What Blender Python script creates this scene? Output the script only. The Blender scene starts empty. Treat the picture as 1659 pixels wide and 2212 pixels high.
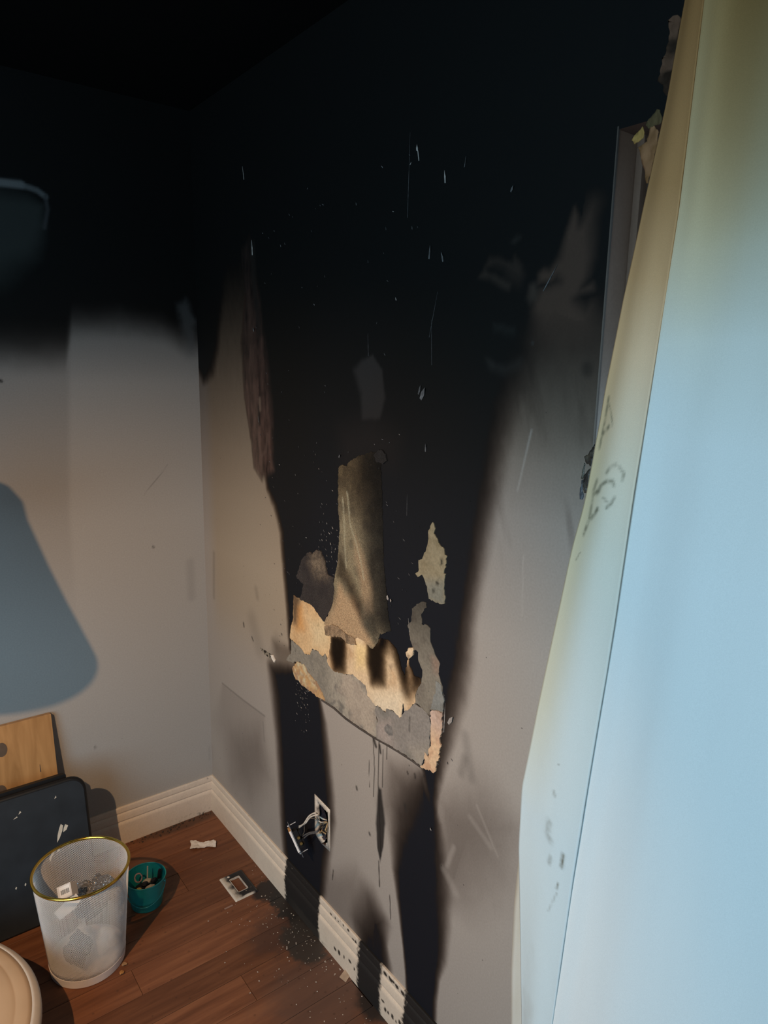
import bpy, bmesh, math, random
import numpy as np
from mathutils import Vector, Matrix
from mathutils.geometry import delaunay_2d_cdt

# ------------------------------------------------------------------ camera, world, lights, exposure
SC = bpy.context.scene
COL = SC.collection
# room frame: the corner of the two walls is the origin; wall_left is the plane y = 0 (room at y < 0),
# wall_right (the burnt one) is the plane x = 0 (room at x < 0); metres, z up
CAM = Vector((-0.96335, -2.29684, 1.66324))
FWD = Vector((0.59576559, 0.77750659, -0.20136252))
RGT = Vector((0.79588354, -0.60518171, 0.01801361))
UPV = Vector((0.10785522, 0.170993, 0.97935114))
cd = bpy.data.cameras.new('camera')
cam = bpy.data.objects.new('camera', cd)
COL.objects.link(cam)
M = Matrix((RGT, UPV, -FWD)).transposed().to_4x4()
M.translation = CAM
cam.matrix_world = M
cd.sensor_fit = 'HORIZONTAL'
cd.sensor_width = 36.0
cd.lens = 1517.66 / 1659 * 36.0
cd.clip_start = 0.02
SC.camera = cam

wd = bpy.data.worlds.new('daylight')
SC.world = wd
wd.use_nodes = True
bg = wd.node_tree.nodes['Background']
bg.inputs[0].default_value = (0.62, 0.82, 1.0, 1)
bg.inputs[1].default_value = 2.6

def lamp(name, kind, loc, target, power, color, **kw):
    l = bpy.data.lights.new(name, kind)
    l.energy = power
    l.color = color
    for k, v in kw.items():
        setattr(l, k, v)
    o = bpy.data.objects.new(name, l)
    COL.objects.link(o)
    o.location = loc
    o.rotation_euler = (Vector(target) - Vector(loc)).to_track_quat('-Z', 'Y').to_euler()
    return o
# warm work light held at the left of the room
lamp('work_light', 'SPOT', (-1.465, -1.478, 1.80), (-0.20, -0.50, 0.30), 100.0, (1.0, 0.60, 0.30),
     spot_size=math.radians(102), spot_blend=1.0, shadow_soft_size=0.010)
# daylight from the other window of the room, behind the camera
lamp('window_daylight', 'AREA', (-2.60, -2.30, 1.50), (-0.20, -2.10, 1.00), 62.0, (0.52, 0.81, 1.0),
     shape='RECTANGLE', size=2.2, size_y=1.5)
SC.view_settings.view_transform = 'Standard'
SC.view_settings.look = 'None'
SC.view_settings.gamma = 1.0
SC.view_settings.use_curve_mapping = False
SC.view_settings.exposure = 0.0
SC.cycles.max_bounces = 6
SC.cycles.diffuse_bounces = 4
SC.cycles.transparent_max_bounces = 24
SC.cycles.caustics_reflective = False
SC.cycles.caustics_refractive = False

random.seed(7)
rng = np.random.default_rng(7)

# ------------------------------------------------------------------ helpers
def lin(c):
    c = np.asarray(c, float) / 255.0
    return np.where(c <= 0.04045, c / 12.92, ((c + 0.055) / 1.055) ** 2.4)
def srgb(r, g, b):
    return tuple(lin((r, g, b)))
WARM = np.array((0.60, 0.47, 0.37))
def dsp(r, g, b):                       # albedo of a thing photographed as (r, g, b) in the work light
    return np.clip(lin((r, g, b)) / WARM, 0.003, 0.88)

def dpp(r, g, b):
    return dsp(r, g, b) * np.array((0.78, 0.68, 0.59))
def dpl(r, g, b):                       # the same for the plaster on the side that also takes daylight
    return dsp(r, g, b) * np.array((0.80, 0.71, 0.62))

def _hash(ix, iy, seed):
    h = (ix.astype(np.int64) * 374761393 + iy.astype(np.int64) * 668265263 + seed * 974711) & 0x7fffffff
    h = ((h ^ (h >> 13)) * 1274126177) & 0x7fffffff
    return ((h ^ (h >> 16)) & 0xffff) / 65535.0
def vnoise(x, y, seed=0):
    ix, iy = np.floor(x), np.floor(y)
    fx, fy = x - ix, y - iy
    fx, fy = fx * fx * (3 - 2 * fx), fy * fy * (3 - 2 * fy)
    a, b = _hash(ix, iy, seed), _hash(ix + 1, iy, seed)
    c, d = _hash(ix, iy + 1, seed), _hash(ix + 1, iy + 1, seed)
    return (a * (1 - fx) + b * fx) * (1 - fy) + (c * (1 - fx) + d * fx) * fy
def fbm(x, y, seed=0, o=4):
    s, a, t = 0.0, 0.5, 0.0
    for k in range(o):
        s = s + a * vnoise(x * 2 ** k, y * 2 ** k, seed + k)
        t += a
        a *= 0.55
    return s / t * 2 - 1                 # about -1 .. 1
def sstep(e0, e1, x):
    t = np.clip((x - e0) / (e1 - e0 + 1e-12), 0, 1)
    return t * t * (3 - 2 * t)

def poly_mask(P, poly, noise=None, amp=0.0, w0=0.004):
    """soft inside-mask of a closed outline; every corner may carry its own softness as a third value"""
    poly = [tuple(p) + ((w0,) if len(p) == 2 else ()) for p in poly]
    Q = np.array(poly)
    pad = Q[:, 2].max() + amp + 0.002
    out = np.zeros(len(P))
    sel = np.where((P[:, 0] > Q[:, 0].min() - pad) & (P[:, 0] < Q[:, 0].max() + pad) &
                   (P[:, 1] > Q[:, 1].min() - pad) & (P[:, 1] < Q[:, 1].max() + pad))[0]
    if not len(sel):
        return out
    p = P[sel]
    best = np.full(len(p), 1e9)
    w = np.zeros(len(p))
    inside = np.zeros(len(p), bool)
    for i in range(len(Q)):
        a, b = Q[i], Q[(i + 1) % len(Q)]
        d = b[:2] - a[:2]
        L = d @ d + 1e-12
        t = np.clip(((p[:, 0] - a[0]) * d[0] + (p[:, 1] - a[1]) * d[1]) / L, 0, 1)
        dist = np.hypot(p[:, 0] - a[0] - t * d[0], p[:, 1] - a[1] - t * d[1])
        m = dist < best
        best = np.where(m, dist, best)
        w = np.where(m, a[2] + t * (b[2] - a[2]), w)
        cross = ((a[1] > p[:, 1]) != (b[1] > p[:, 1]))
        xi = a[0] + (p[:, 1] - a[1]) / (b[1] - a[1] + 1e-12) * d[0]
        inside ^= cross & (p[:, 0] < xi)
    sd = np.where(inside, best, -best)
    if noise is not None:
        sd = sd + noise[sel] * amp
    out[sel] = sstep(-w, w, sd)
    return out

def stroke_mask(P, pts, w, soft=None):
    soft = soft or w * 0.6
    Q = np.array([p[:2] for p in pts])
    pad = w + soft + 0.002
    out = np.zeros(len(P))
    sel = np.where((P[:, 0] > Q[:, 0].min() - pad) & (P[:, 0] < Q[:, 0].max() + pad) &
                   (P[:, 1] > Q[:, 1].min() - pad) & (P[:, 1] < Q[:, 1].max() + pad))[0]
    if not len(sel):
        return out
    p = P[sel]
    best = np.full(len(p), 1e9)
    for a, b in zip(Q[:-1], Q[1:]):
        d = b - a
        t = np.clip(((p[:, 0] - a[0]) * d[0] + (p[:, 1] - a[1]) * d[1]) / (d @ d + 1e-12), 0, 1)
        best = np.minimum(best, np.hypot(p[:, 0] - a[0] - t * d[0], p[:, 1] - a[1] - t * d[1]))
    out[sel] = 1 - sstep(w - soft, w + soft, best)
    return out
def mixc(c, col, m):
    return c * (1 - m[:, None]) + np.asarray(col) * m[:, None]

def mesh_np(name, V, Fq, mat=None, colors=None, smooth=False):
    V = np.asarray(V, np.float32)
    Fq = np.asarray(Fq, np.int32)
    k = Fq.shape[1]
    me = bpy.data.meshes.new(name)
    me.vertices.add(len(V))
    me.vertices.foreach_set('co', V.ravel())
    me.loops.add(Fq.size)
    me.loops.foreach_set('vertex_index', Fq.ravel())
    me.polygons.add(len(Fq))
    me.polygons.foreach_set('loop_start', np.arange(0, Fq.size, k, dtype=np.int32))
    me.update(calc_edges=True)
    me.validate()
    if smooth:
        me.polygons.foreach_set('use_smooth', np.ones(len(me.polygons), bool))
    if colors is not None:
        paint(me, colors)
    if mat:
        me.materials.append(mat)
    return me
def paint(me, colors):
    a = me.attributes.new('tint', 'FLOAT_COLOR', 'POINT')
    c = np.ones((len(me.vertices), 4), np.float32)
    c[:, :3] = colors
    a.data.foreach_set('color', c.ravel())
def wloc(o):
    v = Vector((0, 0, 0))
    while o:
        v += o.location
        o = o.parent
    return v
def link(name, me, parent=None, loc=None):
    """link a mesh whose vertices are in world space; its origin goes to loc (or the parent's own origin)"""
    o = bpy.data.objects.new(name, me)
    COL.objects.link(o)
    org = Vector(loc) if loc is not None else (wloc(parent) if parent else Vector((0, 0, 0)))
    if org.length > 0:
        me.transform(Matrix.Translation(-org))
    if parent:
        o.parent = parent
        o.location = org - wloc(parent)
    else:
        o.location = org
    return o
def tag(o, label=None, cat=None, group=None, kind=None):
    for k, v in (('label', label), ('category', cat), ('group', group), ('kind', kind)):
        if v:
            o[k] = v
    return o
def empty(name, loc, label=None, cat=None, group=None, kind=None):
    o = bpy.data.objects.new(name, None)
    COL.objects.link(o)
    o.location = loc
    o.empty_display_size = 0.05
    return tag(o, label, cat, group, kind)
def from_bm(name, bm, mat, parent=None, loc=None, smooth=False, colors=None):
    me = bpy.data.meshes.new(name)
    bmesh.ops.recalc_face_normals(bm, faces=bm.faces)
    bm.to_mesh(me)
    bm.free()
    if mat:
        me.materials.append(mat)
    if smooth:
        for p in me.polygons:
            p.use_smooth = True
    if colors is not None:
        co = np.zeros(len(me.vertices) * 3, np.float32)
        me.vertices.foreach_get('co', co)
        paint(me, colors(co.reshape(-1, 3)))
    return link(name, me, parent, loc)
def box(bm, lo, hi, mat4=None, bevel=0.0):
    r = bmesh.ops.create_cube(bm, size=1.0)
    vs = r['verts']
    lo, hi = Vector(lo), Vector(hi)
    for v in vs:
        v.co = Vector((lo[i] + (v.co[i] + 0.5) * (hi[i] - lo[i]) for i in range(3)))
    if bevel:
        es = list({e for v in vs for e in v.link_edges})
        nv = bmesh.ops.bevel(bm, geom=es, offset=bevel, segments=2, affect='EDGES', profile=0.6)['verts']
        vs = list({v for v in nv} | {v for v in vs if v.is_valid})
    if mat4 is not None:
        for v in vs:
            v.co = mat4 @ v.co
    return vs
def tube(bm, pts, r, n=8, close=False):
    pts = [Vector(p) for p in pts]
    rings = []
    N = len(pts)
    up = Vector((0.13, 0.21, 0.97)).normalized()
    for i, p in enumerate(pts):
        a = pts[(i - 1) % N] if (close or i > 0) else p
        b = pts[(i + 1) % N] if (close or i < N - 1) else p
        d = (b - a).normalized()
        x = d.cross(up)
        x = x.normalized() if x.length > 1e-4 else Vector((1, 0, 0))
        y = d.cross(x).normalized()
        rr = r[i] if isinstance(r, (list, tuple)) else r
        rings.append([bm.verts.new(p + (x * math.cos(2 * math.pi * k / n) + y * math.sin(2 * math.pi * k / n)) * rr) for k in range(n)])
    for i in range(N if close else N - 1):
        A, B = rings[i], rings[(i + 1) % N]
        for k in range(n):
            bm.faces.new((A[k], A[(k + 1) % n], B[(k + 1) % n], B[k]))
    if not close:
        bm.faces.new(rings[0][::-1])
        bm.faces.new(rings[-1])
def lathe(bm, prof, c, n=48, closed=False):
    rings = []
    for r, z in prof:
        if r < 1e-6:
            rings.append([bm.verts.new((c[0], c[1], c[2] + z))])
        else:
            rings.append([bm.verts.new((c[0] + r * math.cos(2 * math.pi * k / n), c[1] + r * math.sin(2 * math.pi * k / n), c[2] + z)) for k in range(n)])
    seq = list(zip(rings[:-1], rings[1:]))
    if closed:
        seq.append((rings[-1], rings[0]))
    for A, B in seq:
        for k in range(n):
            k2 = (k + 1) % n
            if len(A) == 1 and len(B) == 1:
                continue
            if len(A) == 1:
                bm.faces.new((A[0], B[k], B[k2]))
            elif len(B) == 1:
                bm.faces.new((A[k], A[k2], B[0]))
            else:
                bm.faces.new((A[k], A[k2], B[k2], B[k]))
def smooth_line(pts, n=8):
    P = [Vector(p) for p in pts]
    out = []
    for i in range(len(P) - 1):
        p0, p1, p2, p3 = P[max(i - 1, 0)], P[i], P[i + 1], P[min(i + 2, len(P) - 1)]
        for k in range(n):
            t = k / n
            out.append(0.5 * ((2 * p1) + (p2 - p0) * t + (2 * p0 - 5 * p1 + 4 * p2 - p3) * t * t + (3 * p1 - p0 - 3 * p2 + p3) * t ** 3))
    out.append(P[-1])
    return out
def grid_faces(nu, nv):
    i, j = np.meshgrid(np.arange(nu - 1), np.arange(nv - 1), indexing='ij')
    a = (i * nv + j).ravel()
    return np.stack([a, a + nv, a + nv + 1, a + 1], 1)

def piece2d(outline, step=0.006, jag=0.0012, seed=1, seg=0.004):
    """roughened closed outline filled with a triangulation: returns points, triangles, outline index loop"""
    pts = []
    n = len(outline)
    for i in range(n):
        a, b = np.array(outline[i][:2]), np.array(outline[(i + 1) % n][:2])
        L = np.hypot(*(b - a))
        m = max(1, int(L / seg))
        d = (b - a) / (L + 1e-9)
        for k in range(m):
            p = a + (b - a) * k / m
            o = (vnoise(np.array([p[0] * 190.0]), np.array([p[1] * 190.0]), seed)[0] - 0.5) * 2 * jag
            pts.append((p[0] - d[1] * o, p[1] + d[0] * o))
    nb = len(pts)
    A = np.array(pts)
    gx, gy = np.meshgrid(np.arange(A[:, 0].min(), A[:, 0].max(), step), np.arange(A[:, 1].min(), A[:, 1].max(), step))
    G = np.stack([gx.ravel(), gy.ravel()], 1)
    G += (np.random.default_rng(seed).random(G.shape) - 0.5) * step * 0.5
    m = poly_mask(G, [tuple(p) for p in pts], w0=1e-5) > 0.5
    allp = [Vector((float(x), float(y))) for x, y in pts] + [Vector((float(x), float(y))) for x, y in G[m]]
    edges = [(i, (i + 1) % nb) for i in range(nb)]
    v, e, f, ov, oe, of = delaunay_2d_cdt(allp, edges, [], 1, 1e-6)
    mp = {}
    for j, lst in enumerate(ov):
        for s in lst:
            mp[s] = j
    loop = []
    for i in range(nb):
        if i in mp and (not loop or loop[-1] != mp[i]):
            loop.append(mp[i])
    return np.array([(p.x, p.y) for p in v]), f, loop

# ------------------------------------------------------------------ materials
def nt(name):
    m = bpy.data.materials.new(name)
    m.use_nodes = True
    t = m.node_tree
    b = t.nodes['Principled BSDF']
    return m, t, b
def nd(t, typ, **kw):
    n = t.nodes.new(typ)
    for k, v in kw.items():
        if k.startswith('i_'):
            key = k[2:]
            n.inputs[int(key) if key.isdigit() else key.replace('_', ' ')].default_value = v
        else:
            setattr(n, k, v)
    return n
def painted(name, rough=0.75, grain=220.0, gamp=0.05, bump=0.05, bscale=260.0, spec=0.3, crackle=0.0, speck=0.0):
    """colour from the surface's own stain map ('tint') with fine procedural grain and relief"""
    m, t, b = nt(name)
    at = nd(t, 'ShaderNodeAttribute', attribute_name='tint')
    geo = nd(t, 'ShaderNodeNewGeometry')
    nz = nd(t, 'ShaderNodeTexNoise', i_Scale=grain, i_Detail=3.0)
    t.links.new(geo.outputs['Position'], nz.inputs['Vector'])
    mr = nd(t, 'ShaderNodeMapRange')
    mr.inputs['From Min'].default_value = 0.3
    mr.inputs['From Max'].default_value = 0.7
    mr.inputs['To Min'].default_value = 1 - gamp
    mr.inputs['To Max'].default_value = 1 + gamp
    t.links.new(nz.outputs['Fac'], mr.inputs['Value'])
    mx = nd(t, 'ShaderNodeVectorMath', operation='SCALE')
    t.links.new(at.outputs['Color'], mx.inputs[0])
    t.links.new(mr.outputs[0], mx.inputs['Scale'])
    out = mx.outputs[0]
    hgt = nd(t, 'ShaderNodeTexNoise', i_Scale=bscale, i_Detail=2.0)
    t.links.new(geo.outputs['Position'], hgt.inputs['Vector'])
    bp = nd(t, 'ShaderNodeBump', i_Strength=bump, i_Distance=0.004)
    t.links.new(hgt.outputs['Fac'], bp.inputs['Height'])
    if crackle:
        vo = nd(t, 'ShaderNodeTexVoronoi', feature='DISTANCE_TO_EDGE', i_Scale=crackle)
        wv = nd(t, 'ShaderNodeTexNoise', i_Scale=crackle * 0.4, i_Detail=3.0)
        t.links.new(geo.outputs['Position'], wv.inputs['Vector'])
        ad = nd(t, 'ShaderNodeVectorMath', operation='MULTIPLY_ADD')
        t.links.new(wv.outputs['Color'], ad.inputs[0])
        ad.inputs[1].default_value = (0.022, 0.022, 0.022)
        t.links.new(geo.outputs['Position'], ad.inputs[2])
        t.links.new(ad.outputs[0], vo.inputs['Vector'])
        r2 = nd(t, 'ShaderNodeMapRange')
        r2.inputs['From Max'].default_value = 0.10
        r2.inputs['To Min'].default_value = 0.58
        t.links.new(vo.outputs['Distance'], r2.inputs['Value'])
        m2 = nd(t, 'ShaderNodeVectorMath', operation='SCALE')
        t.links.new(out, m2.inputs[0])
        t.links.new(r2.outputs[0], m2.inputs['Scale'])
        out = m2.outputs[0]
        b2 = nd(t, 'ShaderNodeBump', i_Strength=0.5, i_Distance=0.004)
        t.links.new(r2.outputs[0], b2.inputs['Height'])
        t.links.new(bp.outputs[0], b2.inputs['Normal'])
        bp = b2
    if speck:
        vo = nd(t, 'ShaderNodeTexVoronoi', feature='F1', i_Scale=speck)
        t.links.new(geo.outputs['Position'], vo.inputs['Vector'])
        sp = nd(t, 'ShaderNodeSeparateColor')
        t.links.new(vo.outputs['Color'], sp.inputs[0])
        th = nd(t, 'ShaderNodeMapRange')
        th.inputs['From Min'].default_value = 0.86
        th.inputs['From Max'].default_value = 1.0
        th.inputs['To Max'].default_value = 0.045
        t.links.new(sp.outputs[0], th.inputs['Value'])
        lt = nd(t, 'ShaderNodeMath', operation='LESS_THAN')
        t.links.new(vo.outputs['Distance'], lt.inputs[0])
        t.links.new(th.outputs[0], lt.inputs[1])
        mm = nd(t, 'ShaderNodeMapRange')
        mm.inputs['To Min'].default_value = 1.0
        mm.inputs['To Max'].default_value = 0.35
        t.links.new(lt.outputs[0], mm.inputs['Value'])
        m3 = nd(t, 'ShaderNodeVectorMath', operation='SCALE')
        t.links.new(out, m3.inputs[0])
        t.links.new(mm.outputs[0], m3.inputs['Scale'])
        out = m3.outputs[0]
    t.links.new(out, b.inputs['Base Color'])
    t.links.new(bp.outputs[0], b.inputs['Normal'])
    b.inputs['Roughness'].default_value = rough
    b.inputs['Specular IOR Level'].default_value = spec
    return m
def plain(name, col, rough=0.6, metal=0.0, spec=0.4, var=0.12, scale=40.0, bump=0.0, stretch=None):
    m, t, b = nt(name)
    tc = nd(t, 'ShaderNodeTexCoord')
    nz = nd(t, 'ShaderNodeTexNoise', i_Scale=scale, i_Detail=4.0)
    if stretch:
        mp = nd(t, 'ShaderNodeMapping')
        mp.inputs['Scale'].default_value = stretch
        t.links.new(tc.outputs['Object'], mp.inputs['Vector'])
        t.links.new(mp.outputs[0], nz.inputs['Vector'])
    else:
        t.links.new(tc.outputs['Object'], nz.inputs['Vector'])
    cr = nd(t, 'ShaderNodeValToRGB')
    c = np.asarray(col[:3], float)
    cr.color_ramp.elements[0].position = 0.3
    cr.color_ramp.elements[1].position = 0.7
    cr.color_ramp.elements[0].color = (*np.clip(c * (1 - var), 0, 1), 1)
    cr.color_ramp.elements[1].color = (*np.clip(c * (1 + var), 0, 1), 1)
    t.links.new(nz.outputs['Fac'], cr.inputs['Fac'])
    t.links.new(cr.outputs['Color'], b.inputs['Base Color'])
    b.inputs['Roughness'].default_value = rough
    b.inputs['Metallic'].default_value = metal
    b.inputs['Specular IOR Level'].default_value = spec
    if bump:
        bp = nd(t, 'ShaderNodeBump', i_Strength=bump, i_Distance=0.004)
        t.links.new(nz.outputs['Fac'], bp.inputs['Height'])
        t.links.new(bp.outputs[0], b.inputs['Normal'])
    return m

M_WALL = painted('sooty_wall_paint', rough=0.72, bump=0.04, spec=0.18, speck=28.0)
M_PLASTER = painted('bare_plaster', rough=0.9, gamp=0.14, grain=160, bump=0.25, spec=0.15)
M_BLISTER = painted('blistered_paint', rough=0.8, gamp=0.15, grain=300, bump=0.35, crackle=215.0, spec=0.2)
M_TRIM = painted('trim_enamel', rough=0.6, gamp=0.05, bump=0.03, spec=0.2)
M_FABRIC = painted('curtain_fabric', rough=0.85, gamp=0.035, grain=700, bump=0.10, bscale=900, spec=0.12)
M_SOOT = plain('soot_black', (0.0015, 0.0015, 0.0015), rough=0.9, spec=0.1)
M_ROOM = plain('room_paint', (0.30, 0.29, 0.28), rough=0.8)

# ------------------------------------------------------------------ structure: burnt right wall
PAINT = np.array((0.345, 0.306, 0.273))
KS = np.array((3.45, 3.72, 3.85))
WIN_S, WIN_END, WIN_Z0, WIN_Z1 = 1.597, 2.75, 0.75, 2.017
HGT = 2.44

SOOT = [   # (outline with softness, amount, edge noise)
 ([(-0.2082,3.3339,0.0036),(-0.2649,2.9236,0.0036),(-0.1534,2.3939,0.0072),(-0.0808,2.0066,0.0072),(-0.0036,1.6504,0.0180),(0.0392,1.6101,0.0288),(0.1086,1.6443,0.0396),(0.1496,1.7170,0.0324),(0.1772,1.8151,0.0360),(0.2047,1.9232,0.0432),(0.2456,2.0514,0.0720),(0.3124,2.1306,0.0720),(0.3610,2.0362,0.0288),(0.3841,1.9081,0.0234),(0.4046,1.7790,0.0216),(0.4253,1.6487,0.0216),(0.4404,1.5167,0.0180),(0.4557,1.3827,0.0180),(0.4762,1.3100,0.0180),(0.5198,1.2661,0.0216),(0.5563,1.1934,0.0216),(0.5750,1.0594,0.0180),(0.5891,0.9507,0.0180),(0.5981,0.8535,0.0144),(0.6401,0.8080,0.0144),(0.7606,0.7726,0.0108),(0.9174,0.8357,0.0108),(1.1886,0.7843,0.0090),(1.2077,0.7611,0.0108),(1.2228,0.7140,0.0108),(1.2371,0.6512,0.0090),(1.2461,0.6623,0.0090),(1.2554,0.7602,0.0198),(1.2675,0.8229,0.0288),(1.2842,0.9025,0.0396),(1.3053,0.9917,0.0468),(1.3225,1.0810,0.0432),(1.3251,1.1523,0.0396),(1.3388,1.2541,0.0396),(1.3557,1.3523,0.0432),(1.3719,1.4460,0.0468),(1.3850,1.5353,0.0504),(1.3987,1.6042,0.0576),(1.4213,1.6626,0.0684),(1.4436,1.7105,0.0720),(1.4911,1.7552,0.0900),(1.5827,1.7651,0.0900),(1.6873,1.7659,0.0900),(1.7855,1.9621,0.0180),(1.7399,2.3418,0.0036)], 1.0, 0.006),
 ([(0.4792,0.7520,0.0396),(0.6479,0.8023,0.0144),(0.7606,0.7615,0.0108),(0.7822,0.6983,0.0252),(0.7966,0.6207,0.0324),(0.8136,0.5155,0.0324),(0.8259,0.4213,0.0324),(0.8095,0.3381,0.0324),(0.7877,0.2339,0.0324),(0.7753,0.1013,0.0252),(0.6800,0.0343,0.0090),(0.5664,0.0738,0.0252),(0.5455,0.2111,0.0306),(0.5343,0.3681,0.0306),(0.5262,0.5234,0.0360),(0.5035,0.6692,0.0468)], 1.0, 0.004),
 ([(1.2019,0.7441,0.0288),(1.2429,0.6957,0.0144),(1.2605,0.6588,0.0216),(1.2752,0.5852,0.0324),(1.2860,0.4965,0.0432),(1.2934,0.4164,0.0324),(1.2916,0.3281,0.0234),(1.2786,0.2670,0.0126),(1.2738,0.1983,0.0108),(1.2768,0.0683,0.0144),(1.2134,0.0098,0.0072),(1.1700,0.1380,0.0072),(1.1553,0.2352,0.0072),(1.1416,0.3055,0.0090),(1.1262,0.3744,0.0108),(1.1126,0.4442,0.0216),(1.1168,0.5373,0.0468),(1.1359,0.6053,0.0576),(1.1684,0.6666,0.0540)], 1.0, 0.004),
 ([(1.0118,0.2745,0.0900),(1.0647,0.2632,0.0540),(1.0783,0.2037,0.0180),(1.0920,0.1441,0.0288),(1.0858,0.0894,0.0090),(1.0163,0.0839,0.0090),(0.9729,0.1089,0.0144),(0.9628,0.1822,0.0648)], 0.92, 0.004),
 ([(1.0889,0.7108,0.0540),(1.1821,0.7434,0.0468),(1.2125,0.6550,0.0360),(1.1199,0.5519,0.0720),(1.0775,0.6041,0.0720)], 0.36, 0.01),
 ([(1.2637,0.7187,0.0540),(1.3889,0.7979,0.1080),(1.4778,0.7746,0.0900),(1.4506,0.6630,0.1080),(1.3494,0.5281,0.1080),(1.2836,0.4828,0.0540)], 0.20, 0.02),
 ([(0.1968,0.3705,0.1080),(0.3929,0.4945,0.0720),(0.4518,0.3578,0.0720),(0.3144,0.2169,0.1080),(0.1883,0.2222,0.1080)], 0.14, 0.02),
 ([(0.1134,0.5514,0.0072),(0.4335,0.5645,0.0072),(0.4219,0.4091,0.0900),(0.1710,0.2499,0.1080),(0.0458,0.3750,0.0720)], 0.05, 0.0),
 ([(0.4966,0.8413,0.0252),(0.6143,0.8591,0.0144),(0.6557,0.8023,0.0144),(0.5232,0.7531,0.0360)], 0.22, 0.006),
 ([(0.7853,0.2170,0.0360),(0.9469,0.3369,0.0540),(0.9945,0.1108,0.0360),(0.7855,0.1084,0.0180)], 0.14, 0.01),
]
SCORCH = ([(0.3379,1.9887,0.0144),(0.3583,1.8588,0.0144),(0.3245,1.7285,0.0144),(0.3411,1.5656,0.0108),(0.3808,1.4299,0.0108),(0.3930,1.3613,0.0108),(0.4422,1.3286,0.0144),(0.5118,1.3732,0.0180),(0.5078,1.5211,0.0216),(0.4844,1.6495,0.0252),(0.4584,1.7771,0.0216),(0.4269,1.9045,0.0180),(0.3949,2.0194,0.0144)])
GHOSTS = [  # paler marks inside the soot, where something had flaked or been wiped
 ([(1.5253,1.9187,0.0090),(1.5331,1.9062,0.0090),(1.5374,1.8909,0.0144),(1.5485,1.9028,0.0252),(1.5601,1.9155,0.0360),(1.5610,1.8910,0.0252),(1.5662,1.8412,0.0180),(1.5597,1.8123,0.0144),(1.5484,1.7924,0.0108),(1.5696,1.7977,0.0108),(1.5725,1.7911,0.0108),(1.5488,1.7873,0.0108),(1.5364,1.7768,0.0144),(1.5619,1.7567,0.0216),(1.5727,1.7654,0.0216),(1.5703,1.7283,0.0540),(1.5262,1.7200,0.0720),(1.4712,1.7263,0.0540),(1.4517,1.7621,0.0180),(1.4540,1.7744,0.0144),(1.4654,1.7984,0.0108),(1.4924,1.8037,0.0144),(1.5062,1.8074,0.0144),(1.4991,1.8175,0.0144),(1.4872,1.8089,0.0108),(1.4613,1.8085,0.0090),(1.4594,1.8234,0.0090),(1.4694,1.8298,0.0090),(1.4826,1.8262,0.0090),(1.5029,1.8456,0.0144),(1.5123,1.8794,0.0090)], (0.060,0.040,0.032), 0.80),
 ([(1.4380,1.7854,0.0108),(1.4414,1.8064,0.0090),(1.4513,1.8093,0.0090),(1.4596,1.7964,0.0090),(1.4551,1.7818,0.0108),(1.4438,1.7763,0.0108)], (0.046,0.036,0.031), 0.7),
 ([(1.3302,1.8466,0.0090),(1.3407,1.8600,0.0090),(1.3632,1.8602,0.0090),(1.3822,1.8501,0.0072),(1.3984,1.8485,0.0072),(1.4021,1.8607,0.0072),(1.4200,1.8406,0.0090),(1.4237,1.8240,0.0144),(1.4150,1.8147,0.0252),(1.3951,1.8214,0.0252),(1.3791,1.8420,0.0180),(1.3565,1.8493,0.0144),(1.3417,1.8455,0.0108)], (0.028,0.021,0.018), 0.65),
 ([(1.3156,1.8302,0.0072),(1.3312,1.8426,0.0072),(1.3656,1.8260,0.0072),(1.3975,1.8123,0.0072),(1.3937,1.8005,0.0072),(1.3780,1.8068,0.0072),(1.3470,1.8228,0.0090)], (0.028,0.022,0.019), 0.7),
 ([(1.3941,1.8834,0.0090),(1.4042,1.8896,0.0090),(1.4130,1.8872,0.0090),(1.4014,1.8800,0.0090)], (0.022,0.022,0.022), 0.6),
 ([(1.3600,1.7439,0.0090),(1.3844,1.7418,0.0090),(1.3832,1.7326,0.0144),(1.3644,1.7344,0.0144)], (0.02,0.022,0.022), 0.5),
 ([(1.3884,1.7377,0.0090),(1.4103,1.7357,0.0090),(1.4091,1.7279,0.0144),(1.3908,1.7297,0.0144)], (0.02,0.022,0.022), 0.45),
 ([(1.3448,1.6833,0.0108),(1.3686,1.6724,0.0108),(1.3953,1.6673,0.0144),(1.4270,1.6781,0.0180),(1.4258,1.6703,0.0180),(1.3922,1.6579,0.0180),(1.3575,1.6669,0.0144)], (0.03,0.03,0.03), 0.5),
 ([(0.9143,1.6555,0.0144),(0.9456,1.6790,0.0090),(0.9886,1.6894,0.0054),(1.0241,1.6571,0.0054),(1.0362,1.5965,0.0072),(1.0169,1.5490,0.0072),(0.9483,1.5433,0.0072),(0.9416,1.6030,0.0144)], (0.027,0.025,0.025), 0.7),
 ([(0.8571,1.5099,0.0540),(0.9812,1.5519,0.0540),(1.0859,1.5081,0.0540),(1.0711,1.4550,0.0540),(0.8682,1.4197,0.0540)], (0.017,0.013,0.012), 0.5),
]
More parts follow.
